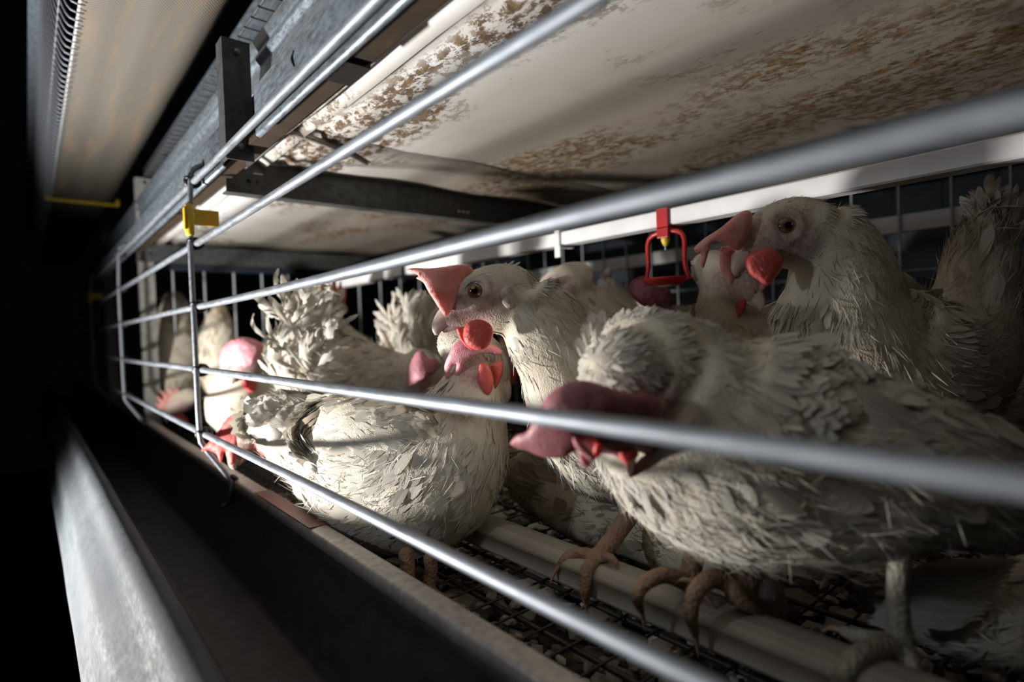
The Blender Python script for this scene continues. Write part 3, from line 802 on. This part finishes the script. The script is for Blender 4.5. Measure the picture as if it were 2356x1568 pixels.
tube('frame', [(fxx, yc-.004, ZC+.093), (fxx, yc-.016, ZC+.090), (fxx, yc-.0215, ZC+.082), (fxx, yc-.0215, ZC+.060), (fxx, yc-.0250, ZC+.044)], .0023, R_, t, 10, 24)
tube('frame', [(fxx, yc+.004, ZC+.093), (fxx, yc+.016, ZC+.090), (fxx, yc+.0215, ZC+.082), (fxx, yc+.0215, ZC+.060), (fxx, yc+.0250, ZC+.044)], .0023, R_, t, 10, 24)
cup = [(.0, .0375), (.010, .0378), (.019, .0400), (.0255, .0450), (.0262, .0462), (.0245, .0462), (.018, .0425), (.009, .0405), (.0, .0402)]
V = []; fs = []
for i, (r_, z) in enumerate(cup):
    for j in range(28):
        a = 2*math.pi*j/28; V.append((fxx+max(r_, .0002)*math.cos(a)*.8, yc+max(r_, .0002)*math.sin(a), ZC+z))
for i in range(len(cup)-1):
    for j in range(28): fs.append((i*28+j, i*28+(j+1) % 28, (i+1)*28+(j+1) % 28, (i+1)*28+j))
link('cup', mesh(V, fs), R_, t)
tube('nipple', [(fxx, yc, ZC+.094), (fxx, yc, ZC+.0835), (fxx, yc, ZC+.080)], [.0046, .0044, .0030], MAT['yellow'], t, 14)
tube('nipple_pin', [(fxx, yc, ZC+.081), (fxx, yc, ZC+.0745)], .0011, MAT['bar'], t, 10)

# back partition and end partition
t = root('back_partition', (.9, .6, ZC-.19), 'wire partition with metal rails at the back of the cage', 'partition')
wires('upright_wire', t, (.9, 0, ZC-.19), (.9, 0, ZC+.198), .0016, MAT['back_wire'], [(0, y, 0) for y in np.arange(-.09, 1.34, .0575)])
box('top_rail', .905, .915, -.12, 1.34, .113, .136, MAT['pvc'], t, .001)
for z in (.060, .030, .0, -.05, -.10):
    tube('long_wire', [(.905, -.12, ZC+z), (.905, 1.34, ZC+z)], .0026 if z > .02 else .0018, MAT['bar'], t, 10)
tag(box('steel_sheet', 1.05, 1.055, -.3, 1.6, -.25, .20, MAT['backmetal'], None, .0006, org=(1.05, .6, ZC-.25)), 'dark blue metal panel behind the back partition', 'panel')
t = root('end_partition', (.5, 1.40, ZC-.19), 'upright wire partition closing the far end of the cage', 'partition')
wires('upright_wire', t, (0, 1.4, ZC-.19), (0, 1.4, ZC+.16), .0024, MAT['back_wire'], [(x, 0, 0) for x in np.arange(.241, .95, .0605)])
box('header', .205, .95, 1.395, 1.405, .150, .190, MAT['backmetal'], t, .001)
for z in (-.12, -.04, -.08):
    tube('long_wire', [(.2, 1.403, ZC+z), (.95, 1.403, ZC+z)], .0015, MAT['bar'], t, 8)

# perch on which the hens stand
t = root('perch', (.282, .5, ZC-.172), 'pale plastic perch rail with fine grooves along its side', 'perch')
sec = [(.2680, -.1720), (.2665, -.1700), (.2663, -.1652)]
for k in range(5):
    z = -.1648+k*.0012
    sec += [(.2663, z), (.2670, z+.0003), (.2670, z+.0006), (.2663, z+.0009)]
sec += [(.2670, -.1575), (.2700, -.1545), (.2750, -.1530), (.2850, -.1530), (.2910, -.1542), (.2950, -.1570), (.2960, -.1610), (.2955, -.1710), (.2940, -.1725)]
k = len(sec); ysn = np.linspace(-.12, 1.34, 8)
V = [(x, y, z+ZC) for y in ysn for x, z in sec]
fs = [(i*k+j, i*k+(j+1) % k, (i+1)*k+(j+1) % k, (i+1)*k+j) for i in range(7) for j in range(k)]+[tuple(range(k))[::-1], tuple(range(7*k, 8*k))]
me = mesh(V, fs); bm = bmesh.new(); bm.from_mesh(me); bmesh.ops.recalc_face_normals(bm, faces=bm.faces); bm.to_mesh(me); bm.free()
MAT['perch'] = plain('perch_plastic', (.33, .30, .255), .45, nscale=30, namp=.12, bs=.05)
link('rail', me, MAT['perch'], t, False)
for y in (.05, .62, 1.2):
    box('foot', .272, .290, y-.006, y+.006, -.19, -.172, MAT['perch'], t, .001)

# wire floor and the droppings belt below it
t = root('wire_floor', (.5, .6, ZC-.19), 'dark wire mesh floor of the cage', 'wire floor')
MAT['floorwire'] = plain('floor_wire', (.045, .04, .034), .5, .5, 80, .4, .3)
wires('cross_wire', t, (.182, 0, ZC-.19), (.95, 0, ZC-.19), .0009, MAT['floorwire'], [(0, y, 0) for y in np.arange(-.115, 1.38, .0255)])
wires('long_wire', t, (0, -.13, ZC-.1925), (0, 1.38, ZC-.1925), .0019, MAT['floorwire'], [(x, 0, 0) for x in np.arange(.193, .95, .05)])
tag(box('droppings_belt', .17, 1.0, -.2, 1.5, -.236, -.232, MAT['manure'], None, 0, org=(.5, .6, ZC-.236)), 'brown soiled belt under the wire floor', 'belt')
rg = np.random.RandomState(4)
V = []; fs = []; nchip = 9000
ico = bmesh.new(); bmesh.ops.create_icosphere(ico, subdivisions=1, radius=1); iv = np.array([v.co[:] for v in ico.verts]); iff = [[v.index for v in f.verts] for f in ico.faces]; ico.free()
xs = .175+rg.rand(nchip)**1.5*.6; ysr = -.12+rg.rand(nchip)*.95
for i in range(nchip):
    s = rg.gamma(3., .00125)+.0012; sc_ = np.array([s*rg.uniform(.7, 1.5), s*rg.uniform(.7, 1.5), s*rg.uniform(.3, .8)])
    a = rg.uniform(0, 6.28); ca, sa = math.cos(a), math.sin(a); p = iv*(1+rg.uniform(-.25, .25, (12, 1)))*sc_
    p = np.stack([p[:, 0]*ca-p[:, 1]*sa, p[:, 0]*sa+p[:, 1]*ca, p[:, 2]], 1)+np.array([xs[i], ysr[i], ZC-.228+abs(rg.normal(0, .007))+sc_[2]*.5])
    V.append(p); fs += [tuple(j+i*12 for j in f) for f in iff]
lt = link('litter', mesh(np.vstack(V), fs), MAT['litter'], None, False, org=(.4, .4, ZC-.23)); lt['kind'] = 'stuff'
tag(lt, 'pale and dark crumbs of litter under the wire floor', 'litter')

# ================================================================== HENS
# H1: the hen in focus
P1 = pxmap
combA = [([(1025, 727), (1012, 712), (998, 690), (984, 668), (974, 650), (958, 640), (962, 633), (937, 620), (955, 616), (985, 617), (1020, 614), (1055, 609), (1080, 612), (1090, 625), (1086, 640), (1072, 656), (1058, 678), (1045, 702), (1034, 720)], pxmap(.399, 1040, 670, .012, 0, .012, 0), .0062)]
watA = [([(1075, 742), (1068, 755), (1066, 775), (1074, 793), (1092, 804), (1112, 803), (1128, 790), (1135, 768), (1130, 748), (1112, 736), (1092, 735)], pxmap(.394, 1095, 770, .0, .0, .012, .008), .0075),
        ([(1056, 740), (1050, 752), (1054, 770), (1064, 788), (1080, 802), (1090, 806), (1082, 794), (1070, 775), (1066, 755), (1064, 742)], pxmap(.410, 1070, 770, .01, 0), .004)]
R1, T1, M1 = hen('hen in sharp focus at centre, head turned left with floppy orange-red comb',
    [(1830, 1000, .50, 36, .8), (1750, 990, .50, 105, .8), (1650, 975, .475, 138, .8), (1540, 970, .458, 152, .75), (1420, 985, .442, 168, .7), (1345, 900, .432, 150, .75), (1290, 812, .425, 112, .85), (1245, 742, .42, 100, .9), (1200, 692, .418, 76, .95)],
    (1108, 682, .412, (-.97, -.33, .10), (-.18, 1, 0)), near=2, comb=combA, wattles=watA, count=2600, neckcount=3800, fluff=900, seed=1, voxel=.0020, strands=34000)
leg(R1, [(1450, 1180, .400), (1420, 1225, .392), (1385, 1272, .384), (1372, 1290, .380)], [.0072, .0064, .0066, .0075],
    [([(1375, 1286, .380), (1340, 1272, .384), (1305, 1280, .388), (1287, 1300, .386)], [.0052, .0042, .0036, .0022]),
     ([(1375, 1286, .379), (1352, 1310, .366), (1345, 1350, .360), (1348, 1382, .364)], [.0054, .0046, .0038, .0022]),
     ([(1378, 1286, .379), (1400, 1280, .368), (1416, 1292, .363), (1422, 1306, .362)], [.0042, .0030, .0022, .0012])], 'leg')

for k, (a, b) in enumerate([((1148, 628), (1165, 604)), ((1155, 626), (1182, 600)), ((1162, 626), (1196, 603)), ((1150, 632), (1196, 612)), ((1100, 628), (1112, 622)), ((1095, 632), (1106, 626))]):
    big_feather('crest_feather', R1, W(*a, .413), W(*b, .411), -F, .0022, .25, tint=.9, rag=.6, seed=k+200)
# H2: foreground hen, head bowed
combB = [([(1174, 1019), (1190, 1000), (1212, 992), (1225, 970), (1238, 950), (1262, 908), (1300, 882), (1345, 874), (1400, 890), (1450, 903), (1500, 907), (1520, 930), (1524, 975), (1516, 1040), (1490, 1046), (1466, 1040), (1462, 1070), (1449, 1099), (1438, 1072), (1415, 1048), (1380, 1042), (1340, 1034), (1318, 1040), (1296, 1052), (1262, 1053), (1235, 1046), (1212, 1036), (1188, 1030)], pxmap(.258, 1380, 960, .004, .006, .005, .010), .010),
         ([(1318, 1005), (1330, 1010), (1352, 1030), (1372, 1052), (1362, 1060), (1342, 1048), (1322, 1026)], pxmap(.250), .006),
         ([(1332, 1045), (1342, 1048), (1352, 1062), (1348, 1078), (1336, 1066)], pxmap(.256), .005)]
watB = [([(1365, 1030), (1372, 1018), (1384, 1022), (1385, 1040), (1376, 1052), (1366, 1046)], pxmap(.258), .006), ([(1420, 1030), (1450, 1030), (1470, 1042), (1460, 1058), (1440, 1064), (1424, 1050)], pxmap(.270), .006)]
R2, T2, M2 = hen('foreground hen standing on the perch, head bowed under a large dusky pink comb',
    [(2420, 1160, .285, 70, .6), (2280, 1130, .282, 135, .7), (2140, 1090, .285, 175, .8), (2010, 1075, .292, 215, .85), (1860, 1065, .303, 245, .85), (1710, 1035, .312, 262, .85), (1590, 975, .316, 245, .85), (1492, 878, .310, 182, .95), (1442, 848, .296, 128, 1.0)],
    (1425, 890, .292, (-.62, -.70, .42), (-.45, .70, .55)), near=1, bareK=.7, eyes=False, strands=46000, comb=combB, wattles=watB, combmat='comb_mauve', count=3600, neckcount=2600, fluff=2200, seed=2, voxel=.0026, bodyL=(.026, .014))
leg(R2, [(1735, 1270, .312), (1725, 1310, .310), (1712, 1345, .309), (1708, 1362, .308)], [.0085, .0075, .0072, .0078],
    [([(1700, 1350, .308), (1640, 1330, .306), (1600, 1362, .294), (1590, 1410, .292), (1600, 1460, .296)], [.0058, .0052, .0046, .0038, .0022]),
     ([(1710, 1352, .308), (1690, 1368, .300), (1722, 1392, .297), (1742, 1404, .300)], [.0058, .0050, .0036, .0020]),
     ([(1700, 1352, .310), (1650, 1336, .314), (1612, 1342, .313), (1590, 1335, .314)], [.0052, .0042, .0034, .0022])], 'leg')
leg(R2, [(1600, 1262, .330), (1592, 1300, .328), (1585, 1335, .326), (1580, 1345, .325)], [.0066, .0060, .0060, .0062],
    [([(1582, 1340, .325), (1530, 1322, .318), (1485, 1340, .308), (1466, 1372, .305), (1476, 1405, .309)], [.0052, .0046, .0042, .0034, .0020]),
     ([(1585, 1340, .324), (1590, 1352, .318), (1610, 1362, .314)], [.0042, .0036, .0022])], 'leg')
leg(R2, [(2070, 1260, .268), (2068, 1310, .268), (2066, 1380, .268), (2072, 1470, .268), (2074, 1500, .266)], [.0056, .0050, .0048, .0054, .0070],
    [([(2070, 1485, .267), (2020, 1490, .262), (1960, 1520, .254), (1935, 1575, .250), (1925, 1620, .252)], [.0056, .0052, .0048, .0040, .0024]),
     ([(2070, 1480, .268), (2010, 1470, .273), (1965, 1460, .279), (1935, 1448, .283)], [.0050, .0042, .0038, .0024]),
     ([(2080, 1500, .266), (2100, 1540, .258), (2110, 1600, .256), (2112, 1640, .258)], [.0052, .0046, .0038, .0022])], 'shank')

for k, (a, b) in enumerate([((1352, 800), (1345, 748)), ((1365, 780), (1362, 722)), ((1380, 765), (1386, 716)), ((1372, 790), (1374, 735)), ((1345, 830), (1330, 780)), ((1600, 745), (1678, 778)), ((1580, 735), (1668, 762))]):
    big_feather('nape_feather', R2, W(*a, .300), W(*b, .298), -F, .0055, .15, tint=.85, rag=.7, seed=k+220)
# H3: hen at the upper right
combC = [([(1597, 572), (1606, 560), (1625, 545), (1660, 522), (1690, 497), (1715, 484), (1730, 490), (1731, 512), (1724, 540), (1712, 562), (1702, 575), (1690, 574), (1668, 562), (1646, 556), (1634, 568), (1626, 596), (1618, 616), (1610, 604), (1614, 585), (1603, 582)], pxmap(.392, 1700, 530, .004, 0, .012, .01), .0085),
         ([(1662, 566), (1656, 585), (1656, 610), (1664, 635), (1681, 655), (1690, 640), (1684, 615), (1682, 590), (1690, 574)], pxmap(.402), .005)]
watC = [([(1722, 585), (1714, 600), (1716, 618), (1728, 636), (1742, 644), (1758, 656), (1776, 652), (1784, 638), (1797, 622), (1801, 600), (1792, 580), (1772, 570), (1745, 574)], pxmap(.388, 1757, 610, .0, 0, .012, .01), .009)]
R3, T3, M3 = hen('hen at upper right beside the red drinker, upright tail feathers behind her',
    [(2262, 500, .46, 36, .8), (2255, 590, .46, 78, .8), (2240, 700, .455, 100, .8), (2190, 810, .45, 150, .85), (2080, 860, .44, 200, .85), (1975, 830, .432, 190, .85), (1938, 735, .425, 160, .85), (1935, 650, .42, 130, .85), (1915, 575, .415, 102, .9), (1880, 525, .412, 80, .9)],
    (1790, 536, .408, (-.92, -.36, .20), (-.34, .9, .1)), scale=1.08, near=2, comb=combC, wattles=watC, count=2800, neckcount=3400, fluff=1500, seed=3, voxel=.0024, strands=30000)
for k, (a, b, wd, cu) in enumerate([((2262, 520), (2252, 432), .007, .12), ((2275, 515), (2278, 405), .011, .05), ((2290, 515), (2302, 410), .010, -.08), ((2296, 530), (2318, 428), .006, .15), ((2305, 540), (2340, 425), .007, .05), ((2312, 560), (2362, 440), .011, .1), ((2320, 585), (2368, 500), .008, -.1), ((2250, 530), (2215, 470), .002, .2), ((2235, 560), (2205, 500), .002, .3)]):
    big_feather('tail_feather', R3, W(*a, .455), W(*b, .452), -F+CR*.3*(k % 3-1), wd, cu, tint=.55, rag=.5, seed=k)
for k, (a, b, wd) in enumerate([((1882, 800), (1872, 745), .006), ((1885, 805), (1884, 735), .005)]):
    big_feather('loose_feather', R3, W(*a, .325), W(*b, .325), -F, wd, .1, rag=.8, seed=k+40)

# H4: hen at centre left facing right
combD = [([(1026, 872), (1022, 842), (1034, 812), (1050, 788), (1075, 776), (1110, 782), (1150, 800), (1154, 816), (1118, 812), (1088, 820), (1068, 834), (1060, 856), (1048, 886), (1046, 860), (1050, 838), (1040, 846), (1034, 868), (1030, 880)], pxmap(.440, 1080, 820, .0, .01, .01, .02), .006)]
watD = [([(1104, 838), (1100, 865), (1106, 892), (1118, 908), (1130, 902), (1136, 875), (1128, 848), (1118, 836)], pxmap(.440), .005), ([(1130, 842), (1137, 868), (1136, 896), (1146, 884), (1157, 856), (1156, 832), (1142, 830)], pxmap(.447), .004)]
R4, T4, M4 = hen('plump hen facing right just behind the lowest bar, pink comb drooping over her face',
    [(600, 965, .560, 46, .8), (650, 975, .550, 78, .8), (730, 1020, .530, 115, .75), (850, 1080, .500, 172, .75), (960, 1085, .472, 182, .72), (1030, 1030, .462, 158, .72), (1070, 945, .462, 108, .8), (1090, 880, .465, 72, .9), (1098, 838, .468, 54, .95)],
    (1105, 822, .470, (.75, -.60, .30), (.4, .9, .1)), near=1, comb=combD, wattles=watD, combmat='comb_pink', bareK=.55, eyes=False, count=3600, neckcount=2200, fluff=1200, seed=4, voxel=.003, strands=26000)
leg(R4, [(935, 1270, .43), (938, 1320, .425), (935, 1362, .42)], [.0062, .0056, .0060],
    [([(935, 1362, .42), (965, 1375, .414), (1010, 1382, .408), (1040, 1385, .404)], [.0046, .0040, .0036, .0022]),
     ([(935, 1362, .42), (950, 1380, .41), (975, 1400, .402)], [.0044, .0038, .0022])], 'leg')
leg(R4, [(990, 1280, .43), (992, 1310, .43), (985, 1352, .428)], [.0055, .0050, .0050],
    [([(985, 1352, .428), (1005, 1368, .424), (1030, 1375, .418)], [.0040, .0036, .0022])], 'leg')

# wings as feathered parts
def wing(R, poly, mp, th, px_root, px_tip, d0, label=None, n=700, flights=(), mat='feather', seed=0, L=(.034, .017)):
    """folded wing: a lens laid over the flank, covered in coverts that point to the wing tip"""
    rgw = np.random.RandomState(seed)
    o = inflate(poly, mp, th, 'wing', MAT['skin'], R, edge=120, seed=seed)
    me = o.data; vattr(me, 'bare', np.zeros(len(me.vertices)))
    base = ORG[o.name]; me2 = me.copy(); me2.transform(Matrix.Translation(Vector(base)))
    a = W(*px_root, d0); b = W(*px_tip, d0); d = nrm(b-a)
    n_ = 12; sp = np.array([b+(a-b)*t for t in np.linspace(-.2, 1.2, n_)]); tn = np.tile(-d, (n_, 1))
    def sz(h): return np.full(len(h), L[0]), np.full(len(h), L[1])
    A = scatter(me2, n, (sp, tn, np.zeros(n_)), sz, rgw, lambda P: np.ones(len(P), bool), (.008, .035), .10, 0, .0)
    LAST_N.clear(); v, q, uv, m = feather_arrays(*A, rows=6); t1 = np.repeat(np.clip(rgw.normal(.75, .12, len(A[0])), 0, 1), m)
    A = scatter(me2, n*8, (sp, tn, np.zeros(n_)), lambda h: (np.full(len(h), .014), np.full(len(h), .0006)), rgw, lambda P: np.ones(len(P), bool), (.02, .10), .14, 0, .0)
    v2, q2, uv2, m2 = feather_arrays(*A, rows=4); t2 = np.repeat(np.clip(rgw.normal(.78, .15, len(A[0])), 0, 1), m2)
    pm = fast_mesh(np.vstack([v, v2]), np.vstack([q, q2+len(v)]), np.vstack([uv, uv2]), np.concatenate([t1, t2]), normals=np.vstack(LAST_N))
    c = link('coverts', pm, MAT[mat], o); c['kind'] = 'stuff'; bpy.data.meshes.remove(me2)
    for k, (p, q_, dd, wd) in enumerate(flights):
        big_feather('flight_feather', R, W(*p, dd), W(*q_, dd-.001*k), -F+CU*.2, wd, .06, mat, .6+.3*rgw.rand(), seed=seed+k)
    return o
wing(R2, [(1700, 850), (1760, 800), (1850, 800), (1960, 850), (2060, 920), (2120, 990), (2110, 1030), (2040, 1060), (1940, 1120), (1820, 1150), (1720, 1090), (1680, 960)], pxmap(.268, 1880, 980, -.002, .0, .006, .008), .010, (1720, 920), (2120, 1010), .262, seed=5, n=1900, L=(.019, .010),
     flights=[((1960+i*6, 880+i*17), (2136-i*5, 990+i*9), .262, .0075) for i in range(9)])
wing(R4, [(690, 985), (720, 930), (790, 905), (900, 905), (1010, 940), (1060, 1000), (1040, 1070), (960, 1110), (850, 1120), (760, 1090), (700, 1040)], pxmap(.445, 880, 1010, -.012, 0, .006, .006), .022, (1040, 1010), (680, 985), .45, seed=6, n=1500,
     L=(.018, .010))
for k in range(6):
    big_feather('flight_feather', R4, W(760+k*6, 935+k*9, .472), W(690+k*5, 985+k*8, .480), -F+CU*.6, .006, .3, 'feather_dirty', .4+.1*k, rag=.8, seed=k+300)

# ruffled tail of H5 and the other hens behind
R5, _, _ = hen('hen behind with a tall ruffled tail of curled white feathers, between the upper bars',
    [(745, 690, .70, 34, .7), (725, 745, .70, 66, .7), (712, 815, .70, 92, .8), (770, 880, .70, 112, .8), (860, 880, .71, 96, .8), (930, 870, .71, 62, .8), (965, 862, .70, 42, .9)],
    (985, 862, .69, (.45, -.75, .45), (.3, .8, .3)), near=0, comb=[([(940, 892), (936, 862), (944, 832), (958, 810), (972, 806), (984, 822), (1006, 826), (1012, 845), (985, 868), (962, 880)], pxmap(.645, 970, 850, 0, 0, .1, .05), .012)], combmat='comb_pink', count=1200, neckcount=300, fluff=900, seed=7, stray=.25)
rr = random.Random(5)
for k in range(60):
    a = rr.uniform(0, 1); x0, y0 = 700+rr.uniform(-55, 60), 720+rr.uniform(-30, 160)
    ang = rr.uniform(-.9, .9)+(x0-700)*.006; ln = rr.uniform(45, 95)
    big_feather('tail_feather', R5, W(x0, y0, .655-rr.uniform(0, .02)), W(x0+math.sin(ang)*ln, y0-math.cos(ang)*ln, .65-rr.uniform(0, .02)), -F+CR*rr.uniform(-.8, .8), rr.uniform(.005, .012), rr.uniform(.1, .8), tint=rr.uniform(.75, 1), rag=.8, seed=k)
for k in range(16):
    a = k/16; x0, y0 = 655+rr.uniform(-35, 45), 960+rr.uniform(-30, 35)
    ang = rr.uniform(-2.2, -.6); ln = rr.uniform(35, 70)
    big_feather('tail_feather', R4, W(x0, y0, .515-rr.uniform(0, .015)), W(x0+math.sin(ang)*ln, y0-math.cos(ang)*ln*.7, .52-rr.uniform(0, .02)), -F+CR*rr.uniform(-.8, .8), rr.uniform(.008, .018), rr.uniform(.2, .6), tint=rr.uniform(.8, 1), rag=.5, seed=k+60)

combF = [([(505, 838), (506, 815), (516, 795), (535, 780), (560, 775), (590, 782), (606, 795), (600, 815), (585, 838), (560, 846), (540, 842), (520, 850)], pxmap(.80, 555, 812, 0, 0, .05, .03), .016)]
hen('hen with a broad pale pink comb behind the nearer vertical wire',
    [(700, 950, .93, 40), (650, 940, .92, 70), (590, 940, .90, 78), (550, 930, .88, 72), (545, 890, .865, 56), (560, 850, .85, 44)],
    (575, 828, .835, (-.5, -.5, .65), (-.2, .9, .3)), near=0, comb=combF, combmat='comb_pink', count=900, neckcount=400, fluff=300, seed=8)
combG = [([(462, 1037), (482, 1015), (505, 988), (520, 965), (542, 950), (555, 960), (556, 1000), (548, 1030), (540, 1062), (528, 1068), (516, 1040), (508, 1064), (498, 1045), (480, 1035)], pxmap(.60, 520, 1010, 0, 0), .008)]
watG = [([(596, 1005), (588, 1025), (600, 1045), (616, 1050), (622, 1030), (614, 1010)], pxmap(.60), .006)]
hen('hen pushing her head low towards the trough, red comb beside the vertical wire',
    [(880, 1075, .68, 36), (820, 1060, .675, 66), (740, 1035, .66, 74), (670, 1000, .65, 58), (625, 990, .635, 42), (600, 982, .625, 38)],
    (578, 992, .612, (-.7, -.75, .2), (-.65, .7, .2)), near=1, comb=combG, wattles=watG, combmat='wattle', count=500, neckcount=500, fluff=200, seed=9)
R8, _, _ = hen('fluffy white hen tail showing between the ruffled hen and the focused hen',
    [(965, 705, .88, 40), (950, 765, .88, 66), (955, 840, .88, 84), (1010, 890, .90, 92), (1090, 890, .92, 75), (1140, 850, .93, 45)],
    (1165, 820, .93, (.9, -.3, .1), (0, 1, 0)), near=0, count=900, neckcount=200, fluff=900, seed=10, stray=.35)
for k in range(34):
    x0, y0 = 945+rr.uniform(-45, 45), 760+rr.uniform(-30, 60); ang = rr.uniform(-.8, .8)+(x0-945)*.01; ln = rr.uniform(50, 80)
    big_feather('tail_feather', R8, W(x0, y0, .82), W(x0+math.sin(ang)*ln, y0-math.cos(ang)*ln, .82), -F+CR*rr.uniform(-.7, .7), rr.uniform(.005, .011), rr.uniform(0, .5), tint=.85, rag=.8, seed=k+90)
big_feather('quill_feather', R8, W(878, 762, .80), W(936, 868, .80), -F, .010, .1, 'feather_dirty', .7, seed=3)
hen('hen farther back with a small red face above the ruffled tail',
    [(860, 880, 1.0, 60), (820, 840, 1.0, 66), (780, 800, .99, 58), (752, 750, .98, 42), (745, 712, .97, 36)],
    (752, 690, .96, (.55, -.1, -.6), (0, 1, .2)), near=0, combmat='wattle', count=500, neckcount=300, fluff=200, seed=12)
hen('pale hen back rising behind the vertical wire, left of the pink comb',
    [(505, 712, 1.12, 18), (503, 755, 1.12, 34), (500, 820, 1.13, 48), (540, 875, 1.15, 60), (610, 880, 1.17, 50)],
    (650, 850, 1.18, (.9, -.1, -.3), (0, 1, 0)), near=0, mat='feather_dirty', count=400, neckcount=0, fluff=200, seed=13)
hen('dim hen pecking down at the far left end of the cage',
    [(402, 690, 1.27, 26), (405, 755, 1.27, 46), (412, 835, 1.26, 58), (425, 890, 1.22, 44), (428, 918, 1.18, 32)],
    (412, 925, 1.15, (-.6, -.6, .4), (-.4, .8, .3)), near=0, mat='feather_grey', count=500, neckcount=200, fluff=100, seed=14)
hen('soiled brownish hen neck arching just behind the focused hen',
    [(1560, 900, .66, 50), (1490, 850, .65, 78), (1420, 775, .64, 70), (1370, 720, .63, 56), (1330, 680, .62, 42), (1305, 660, .615, 34)],
    (1285, 660, .61, (-.8, -.5, .1), (-.3, .9, 0)), near=1, mat='feather_dirty', comb=[], wattles=[], lobemat=None, count=500, neckcount=700, fluff=200, seed=15)
hen('small white tail tuft beside the purple combed hen',
    [(1398, 648, .80, 16), (1408, 680, .80, 36), (1440, 730, .81, 58), (1510, 760, .83, 62), (1580, 750, .85, 50)],
    (1620, 740, .86, (.9, 0, -.3), (0, 1, 0)), near=0, count=500, neckcount=0, fluff=500, seed=16, stray=.3)
combP = [([(1448, 672), (1450, 650), (1466, 638), (1485, 634), (1500, 645), (1522, 650), (1542, 668), (1552, 692), (1540, 706), (1516, 700), (1494, 708), (1470, 698)], pxmap(.66, 1500, 670, 0, 0, .03, .04), .020)]
hen('hen seen from behind the drinker with a lumpy purple comb',
    [(1560, 830, .74, 60), (1545, 780, .73, 60), (1525, 735, .72, 42), (1512, 705, .71, 30)],
    (1500, 685, .70, (.1, -.5, .8), (0, .8, .4)), near=0, comb=combP, combmat='comb_purple', count=400, neckcount=300, fluff=0, seed=17)
hen('cream hen resting behind the foreground back, red face under the upright hen',
    [(1880, 800, .60, 40), (1820, 800, .60, 84), (1730, 790, .59, 92), (1670, 755, .58, 66), (1650, 705, .57, 48), (1652, 660, .565, 38)],
    (1682, 636, .56, (.70, -.45, .35), (.2, .9, .1)), near=1, lobemat=None, combmat='comb_pink', count=900, neckcount=700, fluff=300, seed=18)
R15, _, _ = hen('hen lying low at the lower right behind the perch, wing feathers fanned',
    [(1935, 1305, .345, 14), (1990, 1330, .340, 40), (2090, 1375, .335, 75), (2230, 1410, .325, 105), (2360, 1400, .318, 115), (2470, 1350, .315, 90), (2530, 1290, .315, 50)],
    (2570, 1250, .315, (.8, .3, .1), (-.3, 1, 0)), near=0, mat='feather', count=1600, neckcount=0, fluff=600, seed=19, base=W(2230, 1480, .325)*np.array([1, 1, 0])+np.array([0, 0, ZC-.19]))
for k in range(12):
    big_feather('flight_feather', R15, W(2350-k*8, 1290+k*12, .297), W(2105-k*9, 1310+k*11, .303), -F+CU*.3, .010, .08, tint=.9, rag=.7, seed=k+120)
combH = [([(1712, 1330), (1730, 1318), (1760, 1330), (1800, 1358), (1778, 1372), (1760, 1372), (1745, 1388), (1722, 1392), (1708, 1370)], pxmap(.345), .006)]
hen('brown soiled hen crouching on the wire floor behind the perch, dark red comb low',
    [(1185, 1050, .55, 40), (1250, 1095, .54, 85), (1360, 1145, .52, 100), (1480, 1195, .46, 92), (1590, 1260, .40, 80), (1660, 1310, .375, 55), (1690, 1330, .365, 45)],
    (1720, 1350, .355, (.6, -.7, .2), (.6, .7, .2)), near=1, mat='feather_grey', eyes=False, comb=combH, combmat='wattle', count=1800, neckcount=400, fluff=600, seed=20)
hen('dark hen body at the right edge behind the upright tail',
    [(2160, 900, .58, 50), (2240, 900, .57, 100), (2350, 900, .56, 125), (2460, 900, .55, 115), (2540, 850, .55, 60)],
    (2580, 800, .47, (.8, .3, 0), (0, 1, 0)), near=0, mat='feather_grey', count=1200, neckcount=0, fluff=500, seed=21)
